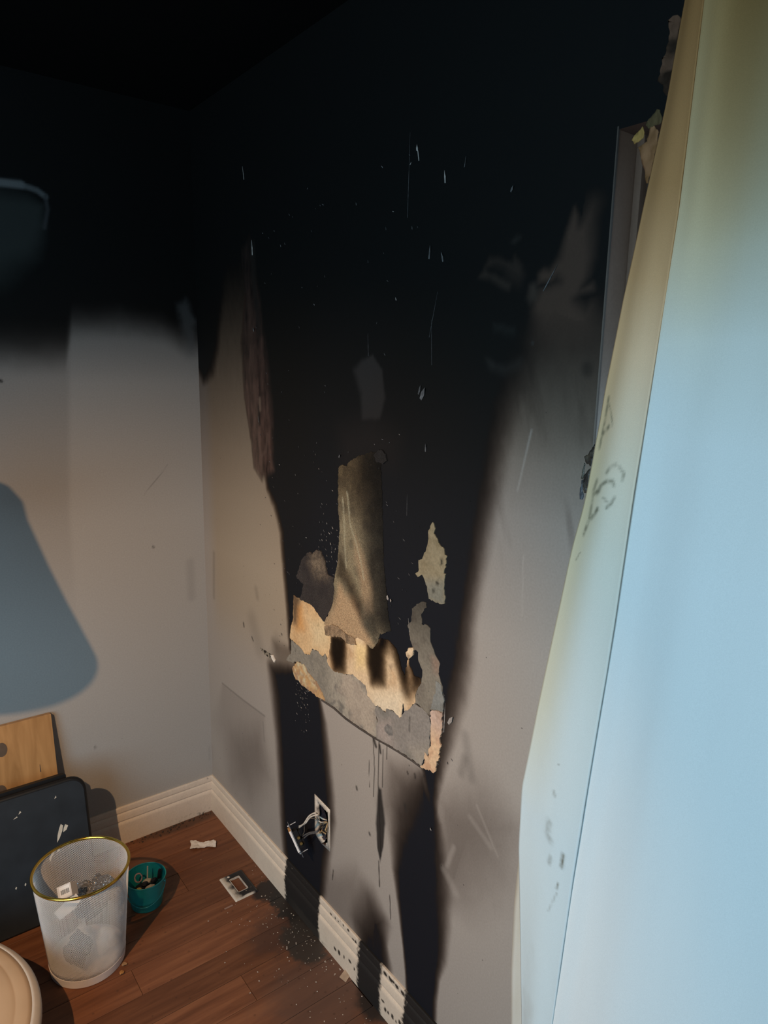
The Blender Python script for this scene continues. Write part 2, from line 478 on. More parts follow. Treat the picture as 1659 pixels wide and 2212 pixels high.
DRIPS = [([(1.0119,0.7589),(1.0199,0.6761),(1.0180,0.5973)], .0016), ([(1.0370,0.7604),(1.0363,0.6460),(1.0448,0.5468),(1.0535,0.4462)], .0018),
         ([(1.0119,0.7589),(1.0241,0.7393)], .005), ([(1.0392,0.7489),(1.0435,0.7309)], .004), ([(1.0545,0.7437),(1.0537,0.6423)], .0012),
         ([(1.0929,0.3582),(1.0988,0.2947)], .0018), ([(1.0685,0.7750),(1.0681,0.7253)], .0012), ([(1.0442,0.4269),(1.0501,0.3562)], .0022),
         ([(0.9959,0.6900),(0.9996,0.6138)], .0010), ([(0.8340,0.2638),(0.8294,0.2307)], .002)]
DRIPPOLY = [(1.0366,0.6333,0.0054),(1.0501,0.6340,0.0054),(1.0679,0.5471,0.0054),(1.0623,0.4782,0.0027),(1.0502,0.4253,0.0022),(1.0373,0.4629,0.0027),(1.0297,0.5250,0.0054)]

def wall_right_colors(P):
    s, z = P[:, 0], P[:, 1]
    n1, n2 = fbm(s * 14, z * 14, 3), fbm(s * 70, z * 30, 11)
    nz = 0.6 * n1 + 0.4 * n2
    T = np.ones(len(P))
    for poly, amt, amp in SOOT:
        T *= 1 - amt * poly_mask(P, poly, nz, amp)
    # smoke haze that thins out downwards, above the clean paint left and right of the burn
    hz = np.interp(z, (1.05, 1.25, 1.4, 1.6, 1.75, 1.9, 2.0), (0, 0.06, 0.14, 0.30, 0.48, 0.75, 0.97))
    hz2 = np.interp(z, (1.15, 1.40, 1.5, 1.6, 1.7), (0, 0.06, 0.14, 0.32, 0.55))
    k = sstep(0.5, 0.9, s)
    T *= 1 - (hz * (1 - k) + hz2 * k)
    # brownish streaks climbing out of the clean paint on the right
    st = sstep(0.1, 0.7, fbm(s * 26 + z * 6, z * 5 + 4, 31)) * sstep(1.2, 1.55, z) * sstep(0.9, 1.1, s)
    T *= 1 - 0.16 * st
    D = 1 - T
    D = np.clip(D * (1 + 0.05 * n2), 0, 1)
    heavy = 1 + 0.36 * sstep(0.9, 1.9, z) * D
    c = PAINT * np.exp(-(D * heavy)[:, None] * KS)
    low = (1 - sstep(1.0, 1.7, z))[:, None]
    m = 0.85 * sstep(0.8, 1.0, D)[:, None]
    c = c * (1 - m) + m * (np.array((0.0085, 0.0084, 0.0082)) * (1 - low) + np.array((0.0068, 0.0086, 0.0138)) * low)  # lower soot tinted navy: the cool daylight sheen is painted in
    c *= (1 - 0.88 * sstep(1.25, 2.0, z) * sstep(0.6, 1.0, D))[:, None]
    # paint yellowed by the heat between the corner and the burn
    yl = sstep(0.02, 0.12, s) * (1 - sstep(0.62, 0.8, s)) * sstep(0.62, 0.95, z)
    c *= 1 - yl[:, None] * np.array((0.02, 0.10, 0.24))
    # scorched brown streak near the corner
    m = poly_mask(P, SCORCH, n2, 0.004)
    fold_ = fbm(s * 55, z * 9, 37)
    bc = np.array((0.066, 0.038, 0.030)) * np.clip(1 + 0.7 * n2 + 0.9 * fold_, 0.15, 3)[:, None] * np.interp(z, (1.1, 1.4, 1.7, 1.95), (1.3, 1.0, 0.45, 0.16))[:, None]
    c = c * (1 - 0.9 * m[:, None]) + 0.9 * m[:, None] * bc
    c = mixc(c, (0.010, 0.008, 0.007), 0.75 * stroke_mask(P, [(0.4108,1.9928),(0.4128,1.9057),(0.4313,1.8035),(0.4407,1.7523)], .012, .012) + 0.7 * stroke_mask(P, [(0.4298,1.5428),(0.4338,1.4961)], .007, .006))
    c = mixc(c, (0.17, 0.12, 0.09), 0.55 * stroke_mask(P, [(0.4365,1.5672),(0.4382,1.5366)], .006, .005))
    c = mixc(c, (0.095, 0.06, 0.048), 0.5 * stroke_mask(P, [(0.4184,1.4746),(0.4286,1.4345),(0.4419,1.4017),(0.4684,1.4181),(0.4812,1.4663)], .006, .005))
    for a, w in (([p[:2] for p in SCORCH[1:7]], 0.005),):
        c = mixc(c, (0.02, 0.008, 0.005), 0.75 * stroke_mask(P, a, w, w) * (0.6 + 0.4 * n2))
    for poly, col, amt in GHOSTS:
        c = mixc(c, col, amt * poly_mask(P, poly, n2, 0.003))
    for pts, w in DRIPS:
        c = mixc(c, (0.022, 0.018, 0.016), 0.9 * stroke_mask(P, pts, w))
    c = mixc(c, (0.018, 0.015, 0.014), 0.95 * poly_mask(P, DRIPPOLY, n2, 0.002))
    c *= 1 - (sstep(0.95, 1.1, s) * sstep(1.35, 1.6, z))[:, None] * np.array((0.0, 0.10, 0.20))
    # faint smears
    for pts, w, a in (([(0.0773,1.0242),(0.0653,0.8617)], .008, .22), ([(0.3596,0.8661),(0.4040,0.7871)], .03, .16), ([(0.5202,0.8565),(0.4891,0.7860)], .02, .15),
                      ([(0.1137,0.5550),(0.2785,0.5586),(0.4336,0.5662)], .003, .35), ([(0.4201,0.5393),(0.4274,0.4775)], .004, .18),
                      ([(0.3896,0.9790),(0.3980,0.9541)], .01, .2), ([(1.4620,1.3298),(1.4684,1.2153)], .0015, -.5), ([(1.4639,1.5589),(1.4396,1.4472)], .002, -.4),
                      ([(0.0044,0.2622),(0.0087,0.2069)], .004, .08),
                      ([(1.5723,1.6684),(1.5735,1.6647)], .010, .45), ([(1.5696,1.9762),(1.5715,1.9745)], .014, .8),
                      ([(1.3341,0.9089),(1.3573,0.8241)], .012, .22), ([(1.3358,0.8563),(1.3266,0.8192)], .010, .25), ([(1.3587,0.7324),(1.4221,0.6990)], .006, -.25), ([(1.3772,0.7700),(1.4423,0.6900)], .003, -.3),
                      ([(1.2875,0.5574),(1.3274,0.5247)], .010, -.3), ([(1.3139,0.6326),(1.2944,0.5737)], .006, -.35)):
        mk = stroke_mask(P, pts, w, w * 0.9)
        c = c * (1 - a * mk[:, None]) if a > 0 else c + (PAINT * 1.15 - c) * (-a * mk)[:, None]
    # dark spots thrown onto the clean paint
    for pts, w in (([(0.2958,0.8370),(0.2986,0.8267)], .004), ([(0.3539,0.8079),(0.3631,0.7984)], .003), ([(0.9426,0.5836),(0.9448,0.5781)], .004), ([(1.0027,0.4824),(1.0048,0.4796)], .004),
                   ([(0.5491,0.8822),(0.5519,0.8801)], .003), ([(1.1755,0.7400),(1.1776,0.7316)], .003), ([(1.1486,0.7311),(1.1505,0.7284)], .003), ([(1.4541,1.7103),(1.4553,1.7088)], .003),
                   ([(1.1434,0.6406),(1.1474,0.6280)], .005)):
        c = mixc(c, (0.03, 0.025, 0.022), 0.85 * stroke_mask(P, pts, w))
    return np.clip(c, 0.0015, 0.9)

# the outlet opening cut in the wall
OUT_S0, OUT_S1, OUT_Z0, OUT_Z1 = 0.746, 0.808, 0.333, 0.433
ns, nz_ = 536, 700
sv = np.linspace(0, WIN_S, ns)
zv = np.linspace(0, HGT, nz_)
Sg, Zg = np.meshgrid(sv, zv, indexing='ij')
PW = np.stack([Sg.ravel(), Zg.ravel()], 1)
Vw = np.stack([np.zeros(len(PW)), -PW[:, 0], PW[:, 1]], 1)
Fw = grid_faces(ns, nz_)
cen = PW[Fw].mean(1)
Fw = Fw[~((cen[:, 0] > OUT_S0) & (cen[:, 0] < OUT_S1) & (cen[:, 1] > OUT_Z0) & (cen[:, 1] < OUT_Z1))]
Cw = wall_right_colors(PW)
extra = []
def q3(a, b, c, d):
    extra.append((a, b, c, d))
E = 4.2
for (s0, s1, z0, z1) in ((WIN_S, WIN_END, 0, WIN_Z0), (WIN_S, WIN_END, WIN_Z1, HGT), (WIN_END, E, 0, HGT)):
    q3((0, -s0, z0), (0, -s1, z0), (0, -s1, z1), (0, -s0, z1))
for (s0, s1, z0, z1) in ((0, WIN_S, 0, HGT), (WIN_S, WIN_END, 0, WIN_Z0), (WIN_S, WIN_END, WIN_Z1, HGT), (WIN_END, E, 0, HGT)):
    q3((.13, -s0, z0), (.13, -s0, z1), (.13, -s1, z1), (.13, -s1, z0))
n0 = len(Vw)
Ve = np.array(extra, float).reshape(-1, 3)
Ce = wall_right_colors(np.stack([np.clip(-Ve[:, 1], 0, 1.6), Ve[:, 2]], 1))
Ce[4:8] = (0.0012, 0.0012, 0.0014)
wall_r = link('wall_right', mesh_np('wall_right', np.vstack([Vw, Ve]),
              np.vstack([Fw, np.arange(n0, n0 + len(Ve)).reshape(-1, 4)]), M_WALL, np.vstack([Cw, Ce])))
tag(wall_r, kind='structure')

# ------------------------------------------------------------------ structure: left wall
ARC = [(0.6228,2.1298),(0.5549,2.1430),(0.5028,2.1453),(0.4619,2.1371),(0.4411,2.1231),(0.4374,2.0901),(0.4497,2.0386)]
def wall_left_colors(P):
    t, z = P[:, 0], P[:, 1]
    n1, n2 = fbm(t * 12, z * 12, 43), fbm(t * 50, z * 50, 51)
    tb = np.interp(z, (1.2, 1.84, 2.1), [(0.4409,1.2135),(0.3944,1.8405),(0.3828,2.0111)][0][0:1] * 3) if False else np.interp(z, (1.2, 1.84), (0.440, 0.398))
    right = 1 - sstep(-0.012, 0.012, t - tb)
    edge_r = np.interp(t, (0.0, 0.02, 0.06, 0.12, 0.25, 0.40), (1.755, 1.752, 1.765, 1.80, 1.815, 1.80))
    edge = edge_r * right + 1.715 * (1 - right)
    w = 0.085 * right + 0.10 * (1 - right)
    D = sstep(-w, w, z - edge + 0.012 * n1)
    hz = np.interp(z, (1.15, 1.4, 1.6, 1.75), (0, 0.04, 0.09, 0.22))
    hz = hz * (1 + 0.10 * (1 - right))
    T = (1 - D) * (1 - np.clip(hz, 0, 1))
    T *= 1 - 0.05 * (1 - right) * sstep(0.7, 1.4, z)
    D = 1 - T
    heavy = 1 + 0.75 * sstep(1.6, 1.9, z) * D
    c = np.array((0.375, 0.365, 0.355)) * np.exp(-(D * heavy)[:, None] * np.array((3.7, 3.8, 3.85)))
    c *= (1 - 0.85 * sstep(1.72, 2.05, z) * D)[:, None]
    # wiped smear beside the corner
    sm = poly_mask(P, [(0.0636,1.8486,0.0180),(0.0346,1.8724,0.0180),(0.0085,1.8079,0.0144),(0.0066,1.6883,0.0180),(0.0372,1.6875,0.0252)], n2, 0.01)
    c = mixc(c, (0.10, 0.105, 0.11), 0.35 * sm)
    # outline and cleaner field left by something that hung there
    fld = poly_mask(P, [(0.6472,2.0981,0.0360),(0.5570,2.1177,0.0360),(0.4873,2.1162,0.0288),(0.4503,2.0970,0.0144),(0.4520,2.0408,0.0216),(0.4815,1.9558,0.0432),(0.5756,1.8905,0.0720),(0.6664,1.8827,0.0720)], n1, 0.01)
    c = mixc(c, (0.026, 0.030, 0.029), 0.85 * fld)
    c = mixc(c, (0.13, 0.135, 0.14), 0.8 * stroke_mask(P, ARC[:3], 0.010, 0.006))
    c = mixc(c, (0.10, 0.105, 0.11), 0.75 * stroke_mask(P, ARC[2:5], 0.007, 0.005))
    c = mixc(c, (0.035, 0.035, 0.038), 0.8 * stroke_mask(P, ARC[4:], 0.005, 0.004))
    for pts, w, a in (([(0.0552,0.9815),(0.0550,0.8539)], .014, .13), ([(0.2031,1.2379),(0.1208,1.3295)], .0012, .35), ([(0.1840,1.0583),(0.1811,1.0530)], .003, .6),
                      ([(0.5977,1.6070),(0.5955,1.6044)], .004, .9), ([(0.4130,0.3951),(0.4119,0.3879)], .003, .4), ([(0.0092,0.2594),(0.0092,0.2059)], .004, .08)):
        c = c * (1 - a * stroke_mask(P, pts, w, w * 0.8)[:, None])
    return np.clip(c, 0.0015, 0.9)
tv, zv2 = np.concatenate([np.linspace(0, 0.85, 190), np.linspace(0.85, 3.2, 160)[1:]]), np.linspace(0, HGT, 520)
nt_, nz2 = len(tv), len(zv2)
Tg, Zg2 = np.meshgrid(tv, zv2, indexing='ij')
PL = np.stack([Tg.ravel(), Zg2.ravel()], 1)
Vl = np.stack([-PL[:, 0], np.zeros(len(PL)), PL[:, 1]], 1)
Fl = grid_faces(nt_, nz2)[:, ::-1]
ex = np.array([(.13, .1, 0), (.13, .1, HGT), (-3.2, .1, HGT), (-3.2, .1, 0)], float)
exc = np.array([(0.3,) * 3] * 4)
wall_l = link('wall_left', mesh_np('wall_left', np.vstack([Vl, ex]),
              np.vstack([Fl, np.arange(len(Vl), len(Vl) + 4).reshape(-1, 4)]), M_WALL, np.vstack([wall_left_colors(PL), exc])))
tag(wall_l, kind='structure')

for nm, lo, hi, mt in (('ceiling', (-3.2, -4.2, HGT), (0.13, 0.1, HGT + 0.1), M_SOOT),
                       ('wall_side', (-3.3, -4.2, 0), (-3.2, 0.1, HGT), M_ROOM), ('wall_front', (-3.3, -4.3, 0), (0.13, -4.2, HGT), M_ROOM)):
    bm = bmesh.new()
    box(bm, lo, hi)
    tag(from_bm(nm, bm, mt), kind='structure')

# ------------------------------------------------------------------ structure: floor of laminate planks
def plank_mat():
    m, t, b = nt('laminate_plank')
    tc = nd(t, 'ShaderNodeTexCoord')
    oi = nd(t, 'ShaderNodeObjectInfo')
    off = nd(t, 'ShaderNodeVectorMath', operation='SCALE')
    cx = nd(t, 'ShaderNodeCombineXYZ')
    for i in range(3):
        t.links.new(oi.outputs['Random'], cx.inputs[i])
    t.links.new(cx.outputs[0], off.inputs[0])
    off.inputs['Scale'].default_value = 37.0
    ad = nd(t, 'ShaderNodeVectorMath', operation='ADD')
    t.links.new(tc.outputs['Object'], ad.inputs[0])
    t.links.new(off.outputs[0], ad.inputs[1])
    mp = nd(t, 'ShaderNodeMapping')
    mp.inputs['Scale'].default_value = (2.2, 26.0, 1.0)
    t.links.new(ad.outputs[0], mp.inputs['Vector'])
    g = nd(t, 'ShaderNodeTexNoise', i_Scale=1.6, i_Detail=6.0, i_Roughness=0.6, i_Distortion=0.6)
    t.links.new(mp.outputs[0], g.inputs['Vector'])
    cr = nd(t, 'ShaderNodeValToRGB')
    e = cr.color_ramp.elements
    e[0].position, e[0].color = 0.22, (0.095, 0.036, 0.018, 1)
    e[1].position, e[1].color = 0.80, (0.26, 0.112, 0.055, 1)
    x = cr.color_ramp.elements.new(0.5)
    x.color = (0.175, 0.070, 0.035, 1)
    t.links.new(g.outputs['Fac'], cr.inputs['Fac'])
    hs = nd(t, 'ShaderNodeHueSaturation')
    vr = nd(t, 'ShaderNodeMapRange')
    vr.inputs['To Min'].default_value = 0.78
    vr.inputs['To Max'].default_value = 1.2
    t.links.new(oi.outputs['Random'], vr.inputs['Value'])
    t.links.new(vr.outputs[0], hs.inputs['Value'])
    t.links.new(cr.outputs['Color'], hs.inputs['Color'])
    out = hs.outputs[0]
    geo = nd(t, 'ShaderNodeNewGeometry')
    ns_ = nd(t, 'ShaderNodeTexNoise', i_Scale=22.0, i_Detail=5.0, i_Roughness=0.65)
    t.links.new(geo.outputs['Position'], ns_.inputs['Vector'])
    def blob(cx_, cy_, rx, ry, e0, e1, col, nk, prev, amt=1.0):
        sb = nd(t, 'ShaderNodeVectorMath', operation='SUBTRACT')
        t.links.new(geo.outputs['Position'], sb.inputs[0])
        sb.inputs[1].default_value = (cx_, cy_, 0)
        ml = nd(t, 'ShaderNodeVectorMath', operation='MULTIPLY')
        t.links.new(sb.outputs[0], ml.inputs[0])
        ml.inputs[1].default_value = (1 / rx, 1 / ry, 0)
        ln = nd(t, 'ShaderNodeVectorMath', operation='LENGTH')
        t.links.new(ml.outputs[0], ln.inputs[0])
        ma = nd(t, 'ShaderNodeMath', operation='MULTIPLY_ADD')
        t.links.new(ns_.outputs['Fac'], ma.inputs[0])
        ma.inputs[1].default_value = nk
        t.links.new(ln.outputs['Value'], ma.inputs[2])
        mr = nd(t, 'ShaderNodeMapRange', interpolation_type='SMOOTHSTEP')
        mr.inputs['From Min'].default_value = e0 + nk * 0.5
        mr.inputs['From Max'].default_value = e1 + nk * 0.5
        mr.inputs['To Min'].default_value = amt
        mr.inputs['To Max'].default_value = 0.0
        t.links.new(ma.outputs[0], mr.inputs['Value'])
        mx = nd(t, 'ShaderNodeMix', data_type='RGBA')
        t.links.new(mr.outputs[0], mx.inputs['Factor'])
        t.links.new(prev, mx.inputs['A'])
        mx.inputs['B'].default_value = (*col, 1)
        return mx.outputs['Result']
    for args in BLOBS:
        out = blob(*args[:8], out, args[8])
    # dirt flecks trodden into the boards
    vo = nd(t, 'ShaderNodeTexVoronoi', feature='F1', i_Scale=34.0)
    t.links.new(geo.outputs['Position'], vo.inputs['Vector'])
    mr = nd(t, 'ShaderNodeMapRange', interpolation_type='SMOOTHSTEP')
    mr.inputs['From Min'].default_value = 0.06
    mr.inputs['From Max'].default_value = 0.16
    mr.inputs['To Min'].default_value = 0.35
    mr.inputs['To Max'].default_value = 0.0
    t.links.new(vo.outputs['Distance'], mr.inputs['Value'])
    mx = nd(t, 'ShaderNodeMix', data_type='RGBA')
    t.links.new(mr.outputs[0], mx.inputs['Factor'])
    t.links.new(out, mx.inputs['A'])
    mx.inputs['B'].default_value = (0.03, 0.014, 0.010, 1)
    t.links.new(mx.outputs['Result'], b.inputs['Base Color'])
    rr = nd(t, 'ShaderNodeMapRange')
    rr.inputs['To Min'].default_value = 0.40
    rr.inputs['To Max'].default_value = 0.62
    t.links.new(g.outputs['Fac'], rr.inputs['Value'])
    t.links.new(rr.outputs[0], b.inputs['Roughness'])
    bp = nd(t, 'ShaderNodeBump', i_Strength=0.12, i_Distance=0.002)
    t.links.new(g.outputs['Fac'], bp.inputs['Height'])
    t.links.new(bp.outputs[0], b.inputs['Normal'])
    b.inputs['Specular IOR Level'].default_value = 0.35
    return m
(B0, B1, B2, B3, B4, B5) = [(-0.0172,-0.6186),(-0.0463,-0.5114),(-0.0654,-0.7622),(-0.0265,-1.0546),(-0.0837,-0.6846),(-0.0410,-0.9560)]
BLOBS = [  # ash and soot on the boards: centre, radii, edge, colour, noise, amount
 (B5[0] - .05, B5[1] + .02, .20, .18, 0.4, 1.2, (0.11, 0.066, 0.052), 0.7, 0.75),
 (B4[0], B4[1], .13, .12, 0.45, 1.1, (0.07, 0.038, 0.030), 0.9, 0.7),
 (B0[0] + .035, B0[1] - .01, .085, .155, 0.80, 1.06, (0.024, 0.022, 0.021), 1.1, 0.97),
 (B1[0] + .01, B1[1], .062, .055, 0.72, 1.05, (0.020, 0.018, 0.018), 1.1, 0.96),
 (B2[0] + .01, B2[1], .070, .10, 0.66, 1.05, (0.042, 0.036, 0.032), 1.3, 0.95),
 (B3[0] + .02, B3[1], .060, .085, 0.5, 0.95, (0.024, 0.022, 0.021), 0.8, 0.9),
 (-.13, -.03, .20, .035, 0.5, 1.1, (0.05, 0.035, 0.026), 0.9, 0.6),
]
M_PLANK = plank_mat()
bm = bmesh.new()
box(bm, (-3.2, -4.2, -0.06), (0.13, 0.1, -0.0085))
floor = tag(from_bm('floor', bm, plain('subfloor', (0.03, 0.018, 0.012), rough=0.9)), kind='structure')
PWD, PLN, GAP = 0.098, 1.21, 0.0007
def plank_mesh(L):
    bm = bmesh.new()
    h = PWD / 2 - GAP
    c = 0.0008
    prof = [(-h, -0.008), (-h, -c), (-h + c, 0), (h - c, 0), (h, -c), (h, -0.008)]
    rows = [[bm.verts.new((x, y, z)) for y, z in prof] for x in (-L / 2 + GAP, L / 2 - GAP)]
    for k in range(len(prof) - 1):
        bm.faces.new((rows[0][k], rows[1][k], rows[1][k + 1], rows[0][k + 1]))
    bm.faces.new(rows[0])
    bm.faces.new(rows[1][::-1])
    bmesh.ops.recalc_face_normals(bm, faces=bm.faces)
    me = bpy.data.meshes.new('plank')
    bm.to_mesh(me)
    bm.free()
    me.materials.append(M_PLANK)
    return me
PM = plank_mesh(PLN)
cutmesh = {}
for r in range(43):
    y = 0.028 - PWD * (r + 0.5)
    if y - PWD / 2 < -4.2:
        break
    x0 = -0.0 + (0.37 * r * 1.618) % 1.0 * PLN
    for k in range(-1, 4):
        a, b_ = x0 - k * PLN - PLN, x0 - k * PLN
        a2, b2 = max(a, -3.2), min(b_, 0.0)
        if b2 - a2 < 0.02:
            continue
        L = round(b2 - a2, 3)
        if L > PLN - 0.002:
            me = PM
        else:
            me = cutmesh.setdefault(L, None) or plank_mesh(L)
            cutmesh[L] = me
        o = bpy.data.objects.new('plank', me)
        COL.objects.link(o)
        o.parent = floor
        o.location = ((a2 + b2) / 2, y, 0.0)

# ------------------------------------------------------------------ structure: baseboards
BPROF = [(0, .139), (.0055, .139), (.0068, .136), (.0072, .130), (.0072, .124), (.0070, .119), (.0045, .1165), (.0085, .112), (.0100, .104), (.0106, .096), (.0108, .089),
         (.0080, .086), (.0125, .081), (.0140, .076), (.0142, .068), (.0142, .058), (.0142, .048), (.0142, .038), (.0142, .028), (.0142, .018), (.0142, .008), (.0142, .0)]
# black stretches of the right baseboard: start and end along the wall at the bottom and at the top edge
S_TOP = [p[0] for p in [(0.5704,0.1233),(0.7753,0.1358),(0.9681,0.1347),(1.0725,0.1315),(1.1686,0.1285),(1.3734,0.1191)]]
CHIPS = []
for k in range(15):
    CHIPS.append((0.835 + k * 0.021 + random.uniform(-.006, .006), 0.128 + random.uniform(-.006, .006), random.uniform(.003, .008), random.uniform(.0025, .006)))
for k in range(12):
    CHIPS.append((0.86 + k * 0.026 + random.uniform(-.008, .008), 0.040 + random.uniform(-.012, .012), random.uniform(.003, .008), random.uniform(.003, .008)))
for k in range(5):
    CHIPS.append((S_TOP[3] + .018 + k * 0.024, 0.128, .009, .006))
for k in range(6):
    CHIPS.append((S_TOP[3] + .03 + k * 0.03, 0.035 + random.uniform(-.01, .01), .006, .007))
def densify(pr, st):
    out = [pr[0]]
    for a, b in zip(pr[:-1], pr[1:]):
        k = max(1, int(math.ceil(math.hypot(b[0] - a[0], b[1] - a[1]) / st)))
        out += [(a[0] + (b[0] - a[0]) * i / k, a[1] + (b[1] - a[1]) * i / k) for i in range(1, k + 1)]
    return out
BPROF = densify(BPROF, .0027)
def base_right_colors(s, z):
    P = np.stack([s, z], 1)
    n1, n2 = fbm(s * 60, z * 60, 71), fbm(s * 150, z * 220, 75)
    c = np.tile(np.array((0.70, 0.60, 0.49)), (len(s), 1)) * (1 + 0.06 * n1)[:, None]
    grime = sstep(0.25, 0.8, fbm(s * 30, z * 90, 81)) * sstep(0.03, 0.0, z)
    c *= (1 - 0.5 * grime)[:, None]
    c *= (1 - 0.45 * sstep(0.35, 0.8, n2) * sstep(0.125, 0.137, z))[:, None]
    ash = sstep(S_TOP[1] - .02, S_TOP[1] + .05, s)
    c *= (1 - ash[:, None] * np.array((0.06, 0.07, 0.08)))
    def band(a, b, w):
        return sstep(a - w, a + w, s + 0.010 * n2 + 0.006 * n1) * (1 - sstep(b - w, b + w, s + 0.008 * n2))
    lean = (0.139 - z) * 0.06
    D = np.maximum(band(S_TOP[0] + lean, S_TOP[1] - .004 + lean, .006), np.maximum(band(S_TOP[2] + lean * 1.2, S_TOP[3] + lean, .007), band(S_TOP[4] + lean, S_TOP[5], .006)))
    D *= 1 - 0.9 * sstep(0.55, 0.75, fbm(s * 90, z * 300, 85)) * sstep(0.12, 0.135, z) * 0.5
    c = mixc(c, (0.009, 0.009, 0.010), np.clip(D, 0, 1) * 0.985)
    low = sstep(S_TOP[0], S_TOP[0] + .1, s) * (1 - sstep(S_TOP[1] + .004, S_TOP[1] + .012, s)) * (1 - sstep(.020, .036, z + 0.006 * n1))
    c = mixc(c, (0.035, 0.03, 0.026), 0.85 * low)
    for a, b, ra, rb in CHIPS:
        d = np.hypot((s - a) / ra, (z - b) / rb) + 0.35 * n2
        c = mixc(c, (0.020, 0.017, 0.015), 0.95 * (1 - sstep(0.75, 1.15, d)) * (1 - np.clip(D, 0, 1)))
    return np.clip(c, 0.002, 0.85)
def base_left_colors(s, z):
    n1, n2 = fbm(s * 60, z * 60, 91), fbm(s * 130, z * 200, 95)
    c = np.tile(np.array((0.68, 0.60, 0.52)), (len(s), 1)) * (1 + 0.05 * n1)[:, None]
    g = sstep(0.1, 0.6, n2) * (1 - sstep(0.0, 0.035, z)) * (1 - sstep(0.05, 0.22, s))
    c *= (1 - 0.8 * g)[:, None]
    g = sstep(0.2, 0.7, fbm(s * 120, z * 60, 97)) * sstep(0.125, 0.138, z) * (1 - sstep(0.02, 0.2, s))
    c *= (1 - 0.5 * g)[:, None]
    return np.clip(c, 0.002, 0.85)
def baseboard(name, axis, length, fine, colfn):
    run = np.concatenate([np.linspace(0, fine, int(fine / 0.0021)), np.linspace(fine, length, 20)[1:]])
    V, S, Z = [], [], []
    for r in run:
        for off, z in BPROF:
            rr = max(r, off)
            V.append((-off, -rr, z) if axis == 'y' else (-rr, -off, z))
            S.append(rr)
            Z.append(z)
    Fq = grid_faces(len(run), len(BPROF))
    o = link(name, mesh_np(name, V, Fq, M_TRIM, colfn(np.array(S), np.array(Z))))
    return tag(o, kind='structure')
baseboard('baseboard_right', 'y', 4.2, 1.35, base_right_colors)
baseboard('baseboard_left', 'x', 3.2, 0.75, base_left_colors)

# ------------------------------------------------------------------ structure: window in the burnt wall
win = empty('window_1', (0.0, -WIN_S, WIN_Z0), kind='structure')
def jamb_colors(V):
    z = V[:, 2]
    n = fbm(V[:, 0] * 60, z * 14, 101)
    D = np.interp(z, (1.25, 1.5, 1.62, 1.72, 1.85, 2.02), (0.0, 0.06, 0.22, 0.36, 0.46, 0.56)) + 0.04 * n
    return np.clip(np.array((0.74, 0.70, 0.66)) * np.exp(-D[:, None] * np.array((3.2, 4.1, 4.7))), 0.004, 0.9)
def gridbox(name, lo, hi, mat, parent, colfn, step=0.012):
    bm = bmesh.new()
    box(bm, lo, hi)
    for ax in range(3):
        n = int((hi[ax] - lo[ax]) / step)
        for k in range(1, min(n, 160)):
            v = lo[ax] + (hi[ax] - lo[ax]) * k / min(n, 160)
            no = [0, 0, 0]
            no[ax] = 1
            co = [0, 0, 0]
            co[ax] = v
            bmesh.ops.bisect_plane(bm, geom=bm.verts[:] + bm.edges[:] + bm.faces[:], plane_co=co, plane_no=no)
        if ax == 2:
            break
    return from_bm(name, bm, mat, parent, colors=colfn)
gridbox('jamb', (0.001, -WIN_S, WIN_Z0 - .01), (0.13, -WIN_S + .014, WIN_Z1 + .01), M_TRIM, win, jamb_colors, 0.02)
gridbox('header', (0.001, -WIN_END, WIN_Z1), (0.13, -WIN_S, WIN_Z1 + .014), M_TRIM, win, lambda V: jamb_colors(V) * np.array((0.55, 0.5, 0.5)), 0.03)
gridbox('sill', (-0.012, -WIN_END, WIN_Z0 - .02), (0.13, -WIN_S, WIN_Z0), M_TRIM, win, jamb_colors, 0.05)
gridbox('jamb', (0.001, -WIN_END - .014, WIN_Z0 - .01), (0.13, -WIN_END, WIN_Z1 + .01), M_TRIM, win, jamb_colors, 0.05)
gridbox('corner_highlight', (-0.0015, -WIN_S - .0012, WIN_Z0), (0.002, -WIN_S + .0012, WIN_Z1 + .004), M_TRIM, win,  # paler strip: light caught on the rounded wall edge, put into the colour
        lambda V: np.clip(np.array((0.40, 0.32, 0.27)) * np.exp(-np.interp(V[:, 2], (1.3, 1.7, 2.0), (0.05, 0.30, 0.50))[:, None] * 4.0), 0, 1), 0.02)
def vinyl(V):
    return jamb_colors(V) * 0.28
for nm, lo, hi in (('window_frame', (0.065, -WIN_S - .045, WIN_Z0), (0.12, -WIN_S, WIN_Z1)), ('window_frame', (0.065, -WIN_END, WIN_Z0), (0.12, -WIN_END + .045, WIN_Z1)),
                   ('window_frame', (0.065, -WIN_END + .045, WIN_Z1 - .045), (0.12, -WIN_S - .045, WIN_Z1)), ('window_frame', (0.065, -WIN_END + .045, WIN_Z0), (0.12, -WIN_S - .045, WIN_Z0 + .045))):
    gridbox(nm, lo, hi, M_TRIM, win, vinyl, 0.03)
gridbox('sash_stop', (0.050, -WIN_S - .012, WIN_Z0), (0.065, -WIN_S, WIN_Z1), M_TRIM, win, lambda V: jamb_colors(V) * 0.8, 0.03)
m, t, b = nt('sooty_glass')
tr = nd(t, 'ShaderNodeBsdfTransparent')
tr.inputs[0].default_value = (0.55, 0.58, 0.60, 1)
gl = nd(t, 'ShaderNodeBsdfGlossy', i_Roughness=0.05)
mxs = nd(t, 'ShaderNodeMixShader', i_0=0.06)
t.links.new(tr.outputs[0], mxs.inputs[1])
t.links.new(gl.outputs[0], mxs.inputs[2])
t.links.new(mxs.outputs[0], t.nodes['Material Output'].inputs['Surface'])
bm = bmesh.new()
box(bm, (0.088, -WIN_END + .04, WIN_Z0 + .04), (0.094, -WIN_S - .04, WIN_Z1 - .04))
